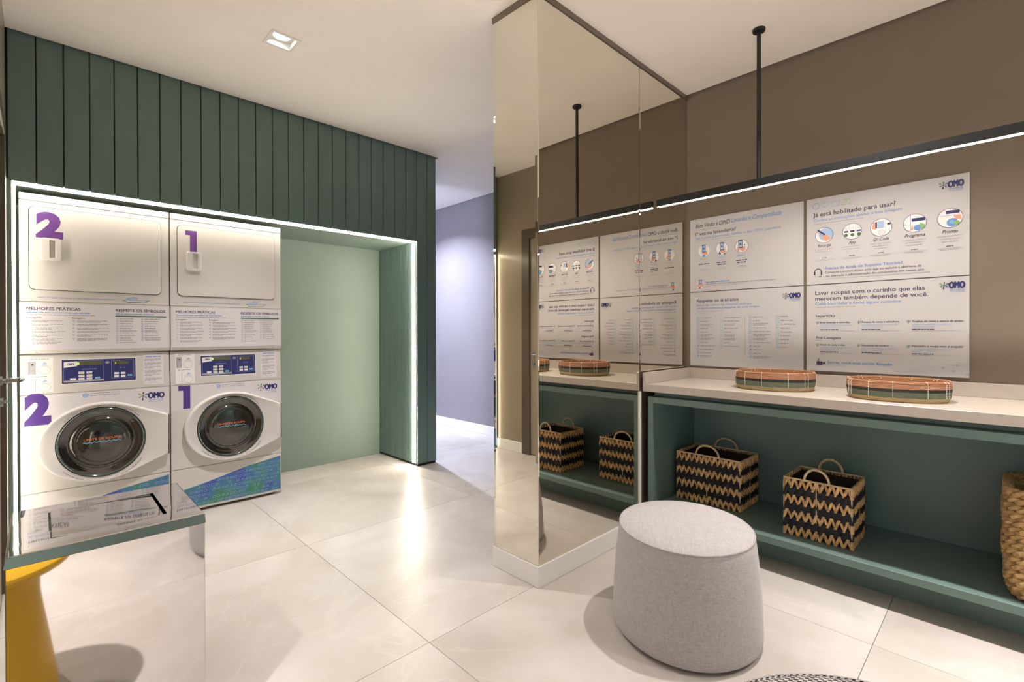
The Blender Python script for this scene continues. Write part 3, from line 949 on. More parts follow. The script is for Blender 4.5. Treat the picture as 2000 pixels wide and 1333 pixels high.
def washer(x, num, label):
    t = empty('washing_machine', (x, FY, 0), label, 'washing machine', group='washing machines')
    b = MB(); b.box(.002, WM-.002, .008, DM, .022, .858, .003, 1)
    prof = [(.012, .855), (.040, 1.0785), (DM, 1.0785), (DM, .855)]
    b.rings([[(.002, y, z) for y, z in prof], [(WM-.002, y, z) for y, z in prof]])
    b.build('body', M_enamel, t)
    for fx in (.05, WM-.05):
        for fy_ in (.06, DM-.06):
            b = MB(); b.lathe([(.022, 0), (.022, .008), (.010, .010), (.010, .024)], 16, (fx, fy_)); b.build('foot', M_rubber, t)
    b = MB(); b.box(0, WM, 0, .012, .018, .2985, .003, 2); kk = b.build('kick_panel', M_enamel, t)
    b = MB(); b.box(0, WM, 0, .012, .3015, .8525, .003, 2); fp = b.build('front_panel', M_enamel, t)
    # sloping control panel
    b = MB()
    prof = [(.016, .8555), (.001, .8555), (-.001, .862), (.018, 1.072), (.026, 1.078), (.045, 1.078)]
    b.rings([[(0, y, z) for y, z in prof], [(WM, y, z) for y, z in prof]])
    cp = b.build('control_panel', M_enamel, t, smooth=True)
    def slope(u, v, l):
        return (u, -.001+(v-.862)*(.019/.210)-l-.0002, v)
    rnd = random.Random(9)
    p = Print(slope)
    # left instruction sticker
    p.rect(.027, .134, .866, 1.062, 'white')
    for z0 in (.968, .870):
        p.words(.040, z0+.083, .075, .004, 'grey', rnd)
        p.rect(.032, .062, z0, z0+.072, 'pale' if z0 > .9 else 'white'); p.line([(.062, z0), (.062, z0+.072)], .002, 'grey')
        p.rect(.034, .040, z0, z0+.072, 'grey') if z0 > .9 else None
        p.ring(.098, z0+.022, .026, .0015, 'grey', ry=.022); p.line([(.072, z0+.046), (.130, z0+.046)], .0013, 'pale')
        p.poly([(.085, z0+.050), (.100, z0+.070), (.112, z0+.055)], 'sky')
    p.disc(.050, 1.022, .005, 'black')
    # display
    p.rect(.166, .512, .902, 1.048, 'white')
    p.rect(.170, .508, .907, 1.043, 'navy')
    p.line([(.178, .925), (.178, 1.032), (.352, 1.036), (.354, .925)], .0018, 'pale', True)
    p.line([(.392, .925), (.392, 1.030), (.498, 1.034), (.500, .925)], .0018, 'pale', True)
    p.poly([(.179, .998), (.179, 1.030), (.236, 1.034), (.236, 1.006)], 'white'); p.text('OMO', .194, 1.012, .028, .012, 'navy', bold=.06)
    p.rect(.236, .348, 1.010, 1.030, 'olive'); p.rect(.236, .246, 1.012, 1.028, 'litlime')
    p.rect(.402, .474, 1.008, 1.026, 'olive'); p.rect(.410, .414, 1.010, 1.024, 'litlime')
    p.rect(.176, .356, .914, .922, 'pale')
    p.disc(.373, 1.022, .010, 'grey', ry=.008)
    for i in range(6):
        p.tub(.262+.011*i, .986, .0035, .0012, 'sky')
    for u_, v_ in ((.436, .988), (.454, .988)):
        p.tub(u_, v_, .004, .0012, 'sky')
    for c_ in (.242, .277):
        for r_ in (.960, .942, .924):
            p.rect(c_, c_+.026, r_, r_+.0125, 'white'); p.words(c_+.005, r_+.005, .016, .003, 'grey', rnd)
    p.rect(.205, .231, .924, .9365, 'white'); p.rect(.315, .338, .928, .938, 'aqua')
    for c_ in (.404, .436):
        for r_ in (.948, .930):
            p.rect(c_, c_+.022, r_, r_+.0125, 'white')
    p.rect(.468, .490, .934, .944, 'aqua')
    # right text sticker
    p.rect(.546, .652, .872, 1.062, 'tint')
    p.text('OLHA A CARGA', .562, 1.048, .075, .006, 'blue', bold=.03) if False else p.words(.560, 1.046, .078, .0055, 'blue', rnd)
    for i in range(6):
        p.para(.554, 1.030-.024*i, .090, .004, 3 if i % 2 else 2, .0068, 'grey', rnd)
    p.words(.575, .884, .05, .003, 'pale', rnd)
    p.build('control_print', cp)
    # front print
    p = Print(lambda u, v, l: (u, -l, v))
    p.poly([(.004, .8505), (.004, .69), (.10, .69), (.678, .69), (.678, .8505)], 'tint')
    if num == '2':
        p.text('2', .016, .697, .109, .160*.955, 'purple', bold=.07)
    else:
        p.poly([(.040, .850), (.107, .850), (.107, .697), (.067, .697), (.067, .818), (.040, .818)], 'purple')
    p.poly([(.258, .838), (.272, .844), (.286, .836), (.280, .822), (.266, .818)], 'sky'); p.line([(.258, .838), (.272, .844), (.286, .836), (.280, .822), (.266, .818)], .0025, 'blue', True)
    p.words(.292, .838, .138, .0042, 'grey', rnd); p.words(.292, .826, .142, .0042, 'grey', rnd)
    p.logo(.567, .786, .088, .036)
    p.build('front_print', fp)
    # kick print: wave field with outline pictograms
    p = Print(lambda u, v, l: (u, -l, v))
    topw = [(.072, .162), (.210, .189), (.362, .226), (.458, .249), (.558, .263), (.676, .282)]
    def wave_top(u):
        if u <= .072:
            return .05+(.162-.05)*(u/.072)**.6
        for (a, va), (c_, vc) in zip(topw[:-1], topw[1:]):
            if a <= u <= c_:
                return va+(vc-va)*(u-a)/(c_-a)
        return .282
    us = [.008, .03, .05]+[a for a, _ in topw]
    p.poly([(.008, .035)]+[(.676, .035)]+[(u_, wave_top(u_)) for u_ in reversed(us)], M_wave)
    k = 0
    for r_ in range(9):
        v_ = .050+.0275*r_
        for i in range(26):
            u_ = .024+.0262*i+(.010 if r_ % 2 else 0)
            if u_ > .665 or v_+.013 > wave_top(u_-.006) or rnd.random() < .16:
                continue
            k = rnd.randrange(4)
            (p.ring(u_, v_, .0085, .0018, 'sky', n=14) if k == 0 else p.heart(u_, v_, .0095, .0018, 'sky') if k == 1 else p.tub(u_, v_, .010, .0018, 'sky') if k == 2 else p.iron(u_, v_, .010, .0018, 'sky'))
    p.build('wave_print', kk)
    # porthole door: white tear-drop bezel, dark glass
    cx, cz, N = .346, .552, 120
    src = [(.281*math.cos(2*PI*k/200), .235*math.sin(2*PI*k/200)) for k in range(200)] + [(.326, .127), (.326, -.127)]
    rad = hull_radial(src, N)
    def loop(f, y, circ=None, mixv=1.0):
        l = []
        for k in range(N):
            a = 2*PI*k/N
            r_ = rad[k]*f if circ is None else rad[k]*f*mixv+circ*(1-mixv)
            l.append((cx+r_*math.cos(a), y, cz+r_*math.sin(a)))
        return l
    b = MB()
    b.rings([loop(1.0, .004), loop(.997, -.020), loop(.988, -.032), loop(.970, -.0375), loop(.945, -.037), loop(.92, -.031, .235, .6), loop(0, -.027, .218, 0), loop(0, -.026, .208, 0), loop(0, -.004, .206, 0)], True, False, False)
    dr = b.build('porthole_door', M_plastic, t, smooth=True, angle=50)
    b = MB(); b.box(cx+.320, cx+.3285, -.034, -.002, cz-.126, cz+.126, .002, 1); b.build('hinge', mat('hinge_grey', (.10, .09, .09), .5, noise=(9, .05)), dr)
    b = MB()
    b.rings([loop(0, -.012, .206, 0), loop(0, -.030, .2035, 0), loop(0, -.033, .199, 0), loop(0, -.030, .194, 0), loop(0, -.018, .190, 0)], True, False, False)
    b.build('glass_rim', M_glassring, dr, smooth=True, angle=60)
    b = MB()
    b.rings([loop(0, -.027, .197, 0), loop(0, -.023, .184, 0), loop(0, -.012, .172, 0), loop(0, -.005, .158, 0), loop(0, -.004, .147, 0), loop(0, -.012, .141, 0), loop(0, -.017, .132, 0), loop(0, -.015, .122, 0), loop(0, -.020, .10, 0), loop(0, -.0245, .06, 0), loop(0, -.026, .02, 0)], True, False, True)
    gl = b.build('glass_bowl', M_glassdark, dr, smooth=True, angle=80)
    p = Print(lambda u, v, l: (u, -.0285-l, v))
    p.text('LIMITE DE ROUPA', cx-.085, cz+.014, .168, .013, 'orange', bold=.03)
    p.line([(cx-.088+.176*k/40, cz+.002+.0035*math.sin(k*1.25)) for k in range(41)], .004, 'aqua')
    p.build('fill_line_print', gl)
    p = Print(lambda u, v, l: (u, -.0305-l*1.2, v))
    Rr = .2255
    up_w = lambda u, v: (cx+(Rr+v)*math.sin(u/Rr), cz+(Rr+v)*math.cos(u/Rr)*1.0)
    dn_w = lambda u, v: (cx+(Rr-v)*math.sin(u/Rr), cz-(Rr-v)*math.cos(u/Rr)*1.0)
    p2 = Print(lambda u, v, l: (u, -.0330-l, v))
    u_ = -.20
    while u_ < .20:
        l_ = rnd.uniform(.008, .024); p2.rect(u_, u_+l_, -.010, -.005, 'grey', warp=up_w); u_ += l_+.004
    p2.text('Higienização da Borracha', -.075, -.004, .15, .009, 'dark', bold=.03, warp=dn_w)
    for a, e_ in ((-.20, -.085), (.085, .20)):
        u_ = a
        while u_ < e_:
            l_ = rnd.uniform(.008, .022); p2.rect(u_, u_+l_, -.003, .002, 'grey', warp=dn_w); u_ += l_+.004
    p2.build('rim_print', dr)
    return t

X2, X1 = -0.0745, 0.6135
washer(X2, '2', 'left white washing machine with a purple 2, partly hidden by the steel waste bin')
washer(X1, '1', 'right white washing machine with a purple 1, next to the empty niche bay')
dryer(X2, '2', 'left white tumble dryer with a purple 2, by the corner light strip')
dryer(X1, '1', 'right white tumble dryer with a purple 1, next to the empty niche bay')


# ================================================================ COUNTER AND CABINET
CX = 2.572; CZ = 0.890; CB = 0.846; CYE = -1.3; CYS = MY-.016
b = MB(); b.box(0, XR-.003-CX, CYE-CYS, 0, CB, CZ, .0015, 1)
ct = tag(b.build('countertop', M_stone, loc=(CX, CYS, 0)), 'beige stone countertop over the green shelf unit', 'countertop')
b = MB()
b.box(XR-.023-CX, XR-.003-CX, CYE-CYS, -.020, CZ, .957, .0015, 1); b.build('backsplash', M_stone, ct)
b = MB()
b.box(.0, XR-.003-CX, -.020, 0, CZ, .957, .0015, 1); b.build('backsplash', M_stone, ct)

SX = 2.600; SY1 = 1.507; SY0 = -1.25
cab = empty('open_shelf_unit', (SX, SY1, 0), 'long open green shelf unit holding baskets below the counter', 'shelf unit')
def part(name, x0, x1, y0, y1, z0, z1, m_=M_cab, bev=.0015):
    mb = MB(); mb.box(x0-SX, x1-SX, y0-SY1, y1-SY1, z0, z1, bev, 1)
    return mb.build(name, m_, cab)
part('side_panel', SX, 3.15, SY1-.036, SY1, .142, .815)
part('side_panel', SX, 3.15, SY0, SY0+.036, .142, .815)
part('top_panel', SX, 3.15, SY0+.036, SY1-.036, .778, .815)
part('shelf', SX, 3.15, SY0+.036, SY1-.036, .142, .177)
part('back_panel', 3.132, 3.15, SY0+.036, SY1-.036, .177, .778)
part('support_rail', 2.66, 3.14, SY0+.01, SY1-.01, .815, CB-.001)
part('plinth', 2.765, 3.14, SY0+.02, SY1-.02, 0, .142)


# ================================================================ PENDANT LIGHT
PX = 2.737
pen = empty('pendant_light', (PX, .93, 0), 'slim black linear pendant light hanging over the counter', 'pendant light')
pe1, pe0 = MY-.022-.93, -1.15-.93
b = MB()
b.box(-.0125, .0125, pe0, pe1, 1.974, 2.010, .001, 1); b.box(-.0125, -.0105, pe0, pe1, 1.967, 1.974); b.box(.0105, .0125, pe0, pe1, 1.967, 1.974)
b.build('housing', M_black, pen)
b = MB(); b.box(-.0104, .0104, pe0+.004, pe1-.004, 1.9655, 1.9738); b.build('diffuser', M_pend, pen)
for yy_ in (0.0, -1.55):
    b = MB(); b.tube([(0, yy_, 2.010), (0, yy_, CEIL-.012)], .0105, 16); b.build('rod', M_black, pen, smooth=True)
    b = MB(); b.lathe([(.0105, CEIL-.020), (.030, CEIL-.014), (.032, CEIL-.001)], 24, (0, yy_)); b.build('canopy', M_black, pen, smooth=True)


# ================================================================ PRINTED BOARDS
def poster(yl, yr, z0, z1, label):
    """board on the right wall; u runs from its left edge, v up from its lower edge"""
    t = MB()
    wd, ht = yl-yr, z1-z0
    t.box(-.010, 0, -wd, 0, 0, ht, .0008, 1)
    o = tag(t.build('printed_board', M_poster, loc=(XR-.0005, yl, z0)), label, 'poster', 'printed instruction boards')
    return o, Print(lambda u, v, l: (-.010-l, -u, v))

def phone_icon(p, u, v, r, rnd, kind):
    """round vignette with a phone, a hand or a machine front"""
    p.disc(u, v, r, 'white'); p.ring(u, v, r, .0022, ['aqua', 'blue', 'purple'][kind % 3])
    if kind < 3:
        p.poly([(u-.2*r, v-.05*r), (u+.45*r, v-.05*r), (u+.62*r, v-.6*r), (u+.15*r, v-.8*r), (u-.35*r, v-.45*r)], 'skin')
        du = (-.35, -.3, -.5)[kind]*r
        p.rect(u+du, u+du+.62*r, v-.25*r, v+.98*r, 'navy'); p.rect(u+du+.07*r, u+du+.55*r, v-.12*r, v+.85*r, 'sky')
        p.disc(u+du+.31*r, v+.35*r, .13*r, 'navy')
        if kind == 0:
            p.rect(u-.3*r, u+.2*r, v-.98*r, v-.68*r, 'blue')
        if kind == 1:
            p.rect(u+.1*r, u+.6*r, v+.1*r, v+.16*r, 'grey'); p.poly([(u-.55*r, v-.75*r), (u-.1*r, v-.95*r), (u-.3*r, v-.4*r)], 'navy'); p.poly([(u+.2*r, v-.9*r), (u+.6*r, v-.7*r), (u+.5*r, v-.95*r)], 'navy')
        if kind == 2:
            p.disc(u+.42*r, v+.15*r, .12*r, 'navy'); p.rect(u+.2*r, u+.75*r, v-.25*r, v-.2*r, 'grey'); p.poly([(u-.7*r, v-.1*r), (u-.45*r, v-.1*r), (u-.3*r, v-.75*r), (u-.6*r, v-.75*r)], 'skin')

rnd = random.Random(3)
GA, GB_, GC, GD = (1.508, .830), (.8135, .1335), None, None
ZM0, ZM1 = 1.4615, 1.4665

# upper left board
o, p = poster(GA[0], GA[1], ZM1, 1.950, 'upper left printed board welcoming to the laundry, with three round phone pictures')
p.text('Bem Vindo a OMO', .035, .424, .228, .027, 'dark', bold=.01, shear=.35)
p.text('Lavanderia Compartilhada', .272, .427, .290, .027, 'blue', bold=.008, shear=.35)
p.words(.035, .409, .14, .003, 'grey', rnd)
p.text('1ª vez na lavanderia?', .035, .373, .264, .0225, 'dark', bold=.018)
p.text('Siga o passo a passo para habilitar o app OMO Lavanderia', .037, .348, .523, .0145, 'blue', bold=.004)
p.words(.037, .335, .26, .003, 'pale', rnd)
for k, (u, lab, ink) in enumerate(((.095, 'Passo 1', 'lime'), (.212, 'Passo 2', 'aqua'), (.335, 'Passo 3', 'blue'))):
    phone_icon(p, u, .268, .040, rnd, k)
    p.text(lab, u, .208, .050, .014, ink, shear=.3, centre=False) if False else p.text(lab, u-.025, .208, .050, .014, ink, shear=.3)
    p.words(u-.024, .192, .05, .003, 'pale', rnd)
    for i in range(1 if k == 0 else 2):
        p.words(u-.034+.006*i, .178-.013*i, .068-.012*i, .0055, 'dark', rnd)
    p.words(u-.022, .146, .044, .0025, 'grey', rnd); p.words(u-.030, .138, .060, .0025, 'grey', rnd)
p.disc(.070, .047, .026, 'tint'); p.rect(.060, .082, .050, .076, 'navy'); p.rect(.063, .079, .054, .072, 'sky'); p.poly([(.052, .030), (.090, .034), (.094, .052), (.050, .050)], 'skin'); p.rect(.060, .072, .020, .028, 'navy')
p.words(.109, .056, .156, .0055, 'blue', rnd); p.words(.109, .043, .426, .0055, 'grey', rnd); p.words(.109, .032, .25, .0035, 'pale', rnd)
p.build('print', o)

# upper right board
o, p = poster(GB_[0], GB_[1], ZM1, 1.952, 'upper right printed board with five round pictures explaining how to use the machines')
p.ring(.047, .441, .0165, .0022, 'blue'); p.heart(.091, .443, .018, .0022, 'aqua'); p.tub(.139, .440, .0205, .0022, 'aqua'); p.iron(.188, .440, .021, .0022, 'lime')
p.text('Já está habilitado para usar?', .032, .380, .371, .0245, 'dark', bold=.018)
p.text('Confira as instruções abaixo e boa lavagem', .034, .352, .394, .0155, 'blue', bold=.004)
p.words(.036, .338, .23, .003, 'grey', rnd)
for k, (u, v, r_, lab) in enumerate(((.086, .273, .043, 'Recarga'), (.217, .275, .043, 'App'), (.343, .276, .045, 'Qr Code'), (.479, .277, .045, 'Programa'), (.611, .280, .046, 'Pronto'))):
    p.disc(u, v, r_, 'white')
    if k == 0:
        p.disc(u+.01, v+.004, r_*.85, 'sky'); p.poly([(u-.01, v-.004), (u+.012, v+.002), (u+.034, v-.024), (u+.010, v-.036), (u-.006, v-.02)], 'skin'); p.line([(u-.03, v+.03), (u+.004, v+.001)], .008, 'navy'); p.line([(u-.034, v+.022), (u-.004, v-.006)], .005, 'pale')
    elif k == 1:
        for q in (-.028, 0.001, .030):
            p.rect(u+q-.010, u+q+.010, v-.004, v+.005, 'navy'); p.disc(u+q, v-.019, .009, 'green'); p.rect(u+q-.007, u+q+.007, v+.016, v+.018, 'grey')
        p.line([(u-.014, v-.038), (u-.014, v+.038)], .001, 'grey'); p.line([(u+.016, v-.038), (u+.016, v+.038)], .001, 'grey')
    elif k == 2:
        p.poly([(u-.040, v-.004), (u-.020, v-.008), (u-.018, v+.034), (u-.034, v+.026)], 'skin'); p.rect(u-.016, u+.012, v-.004, v+.034, 'sky'); p.rect(u-.024, u-.017, v-.002, v+.030, 'navy'); p.disc(u+.002, v-.026, .014, 'tint'); p.ring(u+.002, v-.026, .014, .0015, 'grey'); p.rect(u+.026, u+.040, v+.010, v+.020, 'navy'); p.line([(u+.018, v-.036), (u+.018, v+.036)], .001, 'grey')
    elif k == 3:
        p.rect(u-.012, u+.040, v+.008, v+.024, 'navy'); p.line([(u-.016, v-.040), (u-.016, v+.042)], .0012, 'navy'); p.line([(u-.044, v-.006), (u-.016, v-.006)], .0012, 'navy'); p.poly([(u+.000, v-.036), (u+.020, v-.004), (u+.034, v-.016), (u+.018, v-.040)], 'blue'); p.disc(u+.026, v-.020, .015, 'lime'); p.disc(u+.010, v-.024, .014, 'blue'); p.poly([(u-.018, v-.034), (u-.008, v-.008), (u-.004, v-.036)], 'skin')
    else:
        p.rect(u-.016, u+.034, v+.020, v+.036, 'navy'); p.line([(u-.044, v+.012), (u+.020, v+.012)], .0012, 'navy'); p.disc(u+.008, v-.022, .020, 'blue'); p.disc(u+.024, v-.026, .011, 'lime'); p.disc(u+.006, v-.020, .009, 'aqua'); p.poly([(u+.012, v+.012), (u+.040, v+.010), (u+.042, v-.012), (u+.020, v-.010)], 'skin')
    p.ring(u, v, r_, .0020, 'navy' if k != 3 else 'purple')
    wlab = {'Recarga': .062, 'App': .034, 'Qr Code': .066, 'Programa': .080, 'Pronto': .058}[lab]
    p.text(lab, u-wlab/2, .208, wlab, .0165, 'dark', bold=.006, shear=.35)
    for i in range(2 if k < 2 else 3):
        p.words(u-.045+.008*i, .192-.013*i, .09-.016*i, .0035, 'pale', rnd)
    p.words(u-.014, .143, .026, .003, 'dark', rnd); p.words(u-.045, .134, .09, .0022, 'pale', rnd); p.words(u-.036, .128, .07, .0022, 'pale', rnd)
p.line([(.057+.017*math.cos(R(a)), .067+.019*math.sin(R(a))) for a in range(-10, 191, 15)], .0035, 'dark')
p.rect(.037, .044, .052, .070, 'dark'); p.rect(.070, .077, .052, .070, 'dark'); p.line([(.074, .052), (.070, .042), (.060, .042)], .0025, 'dark')
p.text('Precisa de ajuda de Suporte Técnico?', .091, .079, .339, .0145, 'blue', bold=.012)
p.text('Converse conosco direto pelo app ou solicite a abertura de', .091, .057, .415, .0115, 'dark', bold=.0)
p.text('um chamado à administração do condomínio em nosso site.', .091, .037, .428, .0115, 'dark', bold=.0)
p.words(.091, .026, .45, .0025, 'pale', rnd)
p.logo(.602, .428, .059, .030)
p.build('print', o)

# lower left board
o, p = poster(GA[0], GA[1], .972, ZM0, 'lower left printed board listing laundry care symbols in four columns')
p.text('Respeite os símbolos', .045, .422, .271, .021, 'dark', bold=.018)
p.text('Antes de colocar na máquina verifique', .045, .397, .349, .0135, 'blue', bold=.006)
p.text('obrigatoriamente a etiqueta de suas roupas', .045, .377, .396, .0135, 'blue', bold=.006)
p.words(.045, .361, .17, .0028, 'grey', rnd)
for ci, (u, n, dv) in enumerate(((.055, 12, .0229), (.211, 9, .0229), (.387, 12, .0225), (.541, 9, .0228))):
    for i in range(n):
        v = .318-dv*i
        (p.tub if (i+ci) % 3 == 0 else p.iron if i > 7 else (lambda a, b_, c_, d_, e_: p.line([(a-c_, b_-c_), (a+c_, b_-c_), (a+c_, b_+c_), (a-c_, b_+c_)], d_, e_, True)))(u, v, .0078, .0017, 'aqua' if ci % 2 else 'blue')
        if i in (2, 5, 6, 11) and ci != 3:
            p.words(u+.016, v+.0015, rnd.uniform(.06, .10), .0042, 'grey', rnd); p.words(u+.016, v-.007, rnd.uniform(.04, .08), .0042, 'grey', rnd)
        else:
            p.words(u+.016, v-.003, rnd.uniform(.035, .11), .0048, 'grey', rnd)
p.line([(.354, .072), (.354, .322)], .0016, 'grey')
p.logo(.603, .425, .062, .028)
p.build('print', o)

# lower right board
o, p = poster(GB_[0], GB_[1], .977, ZM0, 'lower right printed board about washing clothes with care and being filmed')
p.text('Lavar roupas com o carinho que elas', .043, .429, .475, .0215, 'dark', bold=.018)
p.text('merecem também depende de você.', .043, .397, .489, .0215, 'dark', bold=.018)
p.text('Cuide bem delas e tenha alguns cuidados:', .043, .371, .384, .0145, 'blue', bold=.008)
p.words(.044, .356, .19, .0035, 'grey', rnd)
p.text('Separação', .044, .303, .094, .0145, 'dark', bold=.012); p.words(.044, .294, .034, .003, 'grey', rnd)
p.text('Pré-Lavagem', .048, .180, .119, .0145, 'dark', bold=.012); p.words(.048, .170, .030, .003, 'grey', rnd)
for v, row in ((.268, ((.068, .142, 'Evite brancas e coloridas.'), (.260, .160, 'Roupas de cama e edredons.'), (.469, .192, 'Toalhas de mesa e panos de prato.'))),
               (.144, ((.068, .121, 'Antes do ciclo, à mão.'), (.260, .116, 'Necessita de molho?'), (.469, .189, 'Mantenha a roupa seca e arejada!')))):
    for u, wd, tx in row:
        p.splash(u-.014, v+.004, .010)
        p.text(tx, u, v, wd, .0095, 'dark', bold=.022)
        p.words(u, v-.013, .15, .0035, 'sky', rnd); p.words(u, v-.024, .09, .0035, 'sky', rnd); p.words(u, v-.037, .085, .0035, 'dark', rnd); p.words(u, v-.043, .16, .0022, 'pale', rnd)
p.poly([(.050, .034), (.078, .034), (.080, .054), (.050, .054)], 'dark'); p.poly([(.080, .046), (.090, .054), (.092, .040), (.080, .038)], 'dark'); p.line([(.060, .054), (.060, .070)], .0035, 'dark')
p.text('Sorria, você está sendo filmado', .103, .044, .287, .0145, 'blue', bold=.014)
p.words(.103, .034, .08, .0025, 'pale', rnd)
for r_ in range(5):
    for i in range(19):
        u = .674-.0145*i-(.007 if r_ % 2 else 0); v = .016+.0135*r_
        if v > .024+.055*(u-.428)/.25:
            continue
        k = rnd.randrange(3); ink = 'navy' if rnd.random() < .1 else 'pale'
        p.ring(u, v, .0048, .0011, ink, n=10) if k == 0 else p.tub(u, v, .0055, .0011, ink) if k == 1 else p.heart(u, v, .0055, .0011, ink)
p.logo(.606, .431, .060, .030)
p.build('print', o)


# ================================================================ BASKETS
def zigzag_basket(x0, y0, wx, wy, ht, z0, label, seed):
    """open woven box: x0 front face, y0 its right end; natural zigzags between dark husk bands on a wire frame"""
    rnd = random.Random(seed)
    t = empty('woven_basket', (x0, y0, z0), label, 'basket', group='zigzag woven baskets')
    b = MB(); th = .006
    i0 = .010
    b.box(i0, wx-i0, i0, wy-i0, .004, .010)
    for q in ((i0, i0+th, i0, wy-i0), (wx-i0-th, wx-i0, i0, wy-i0), (i0+th, wx-i0-th, i0, i0+th), (i0+th, wx-i0-th, wy-i0-th, wy-i0)):
        b.box(*q, .010, ht-.012)
    b.build('inner_wall', M_inner, t)
    # sides: (origin, direction, outward normal, length)
    sides = [((0, 0), (0, 1), (-1, 0), wy), ((0, wy), (1, 0), (0, 1), wx), ((wx, wy), (0, -1), (1, 0), wy), ((wx, 0), (-1, 0), (0, -1), wx)]
    bands = 7
    bh = (ht-.010)/bands
    for k in range(bands):
        zb_ = .006+bh*k
        nat = (k % 2 == 0)
        mb = MB()
        for (ox, oy), (dx, dy), (nx, ny), ln in sides:
            n = max(4, round(ln/.031))
            st = ln/n
            pos = 0.0
            for i in range(n):
                a = i*st
                for s_ in (0, 1):
                    u0 = a+(st*.5 if s_ else 0)+rnd.uniform(-.002, .002); u1 = u0+st*.5
                    za, zc = (zb_-.004, zb_+bh+.004) if not s_ else (zb_+bh+.004, zb_-.004)
                    za += rnd.uniform(-.003, .003); zc += rnd.uniform(-.003, .003)
                    hw = (.0058 if nat else .0112)*rnd.uniform(.85, 1.15)
                    lift = rnd.uniform(.001, .005)+(.003 if s_ else 0)
                    ring0 = []; ring1 = []
                    for (uu, zz, lst) in ((u0, za, ring0), (u1, zc, ring1)):
                        for du, dl in ((-hw, -.006), (hw, -.006), (hw, lift-.001), (0, lift+.002), (-hw, lift-.001)):
                            u_ = min(max(uu+du, -.004), ln+.004)
                            lst.append((ox+dx*u_+nx*dl, oy+dy*u_+ny*dl, max(.001, zz)))
                    mb.rings([ring0, ring1])
        mb.build('straw_band' if nat else 'dark_band', M_straw if nat else M_navy, t)
    # wire frame
    mb = MB()
    r_ = .0036
    mb.tube([(0, 0, ht), (0, wy, ht), (wx, wy, ht), (wx, 0, ht)], r_+.0014, 6, closed=True)
    for q in ((0, 0), (0, wy), (wx, wy), (wx, 0)):
        mb.tube([(q[0], q[1], .004), (q[0], q[1], ht)], r_, 6)
    mb.tube([(-.004, wy*.5, .004), (-.005, wy*.5, ht)], r_*.7, 6)
    mb.tube([(wx*.5, -.004, .004), (wx*.5, -.005, ht)], r_*.7, 6)
    mb.build('wire_frame', M_straw_wire, t, smooth=True)
    for hx in (0, wx):
        mb = MB()
        mb.tube([(hx, wy*.5+wy*.185*math.cos(PI*k/14), ht+.062*math.sin(PI*k/14)) for k in range(15)], .0058, 8)
        mb.build('handle', M_straw_wire, t, smooth=True)
    return t

SZ = .1775
zigzag_basket(2.825, 1.060, .275, .375, .285, SZ, 'larger black and straw zigzag basket at the mirror end of the shelf', 2)
zigzag_basket(2.705, .512, .270, .286, .285, SZ, 'smaller black and straw zigzag basket in the middle of the shelf', 3)

def rope_basket(cx_, cy_, hx, hy, ht, z0, label):
    t = empty('rope_basket', (cx_, cy_, z0), label, 'basket')
    rows = 15; rr = ht/rows/2
    def path(f, z, n=132):
        base = rrect(-hx*f, hx*f, -hy*f, hy*f, .07*f, 8)
        P = [Vector(q) for q in base]; L = [0]
        for a, c_ in zip(P, P[1:]+P[:1]):
            L.append(L[-1]+(c_-a).length)
        out = []
        j = 0
        for k in range(n):
            d_ = L[-1]*k/n
            while L[j+1] < d_:
                j += 1
            q = P[j].lerp(P[(j+1) % len(P)], (d_-L[j])/(L[j+1]-L[j]))
            out.append(Vector((q.x, q.y, z)))
        return out
    for i in range(rows):
        z = rr+i*2*rr
        f = 1.0-.09*(1-min(1, i/4))**2+.015*math.sin(i*1.3)
        pp = path(f, z)
        n = len(pp)
        mb = MB()
        for ph in (0, PI):
            pts = []
            for k in range(n):
                tg = (pp[(k+1) % n]-pp[k-1]).normalized(); nr = Vector((tg.y, -tg.x, 0))
                a = 2*PI*22*k/n+ph+i*.9
                pts.append(pp[k]+nr*math.cos(a)*rr*.55+Vector((0, 0, math.sin(a)*rr*.55)))
            mb.tube(pts, rr*.78, 6, closed=True)
        mb.build('rope_row', M_rope, t, smooth=True)
    mb = MB()
    mb.prism(rrect(-hx*.86, hx*.86, -hy*.86, hy*.86, .05), .002, .012); mb.build('bottom', M_rope, t)
    return t
rope_basket(2.81, -.185, .185, .190, .415, SZ+.006, 'tall braided straw basket at the right edge of the shelf')

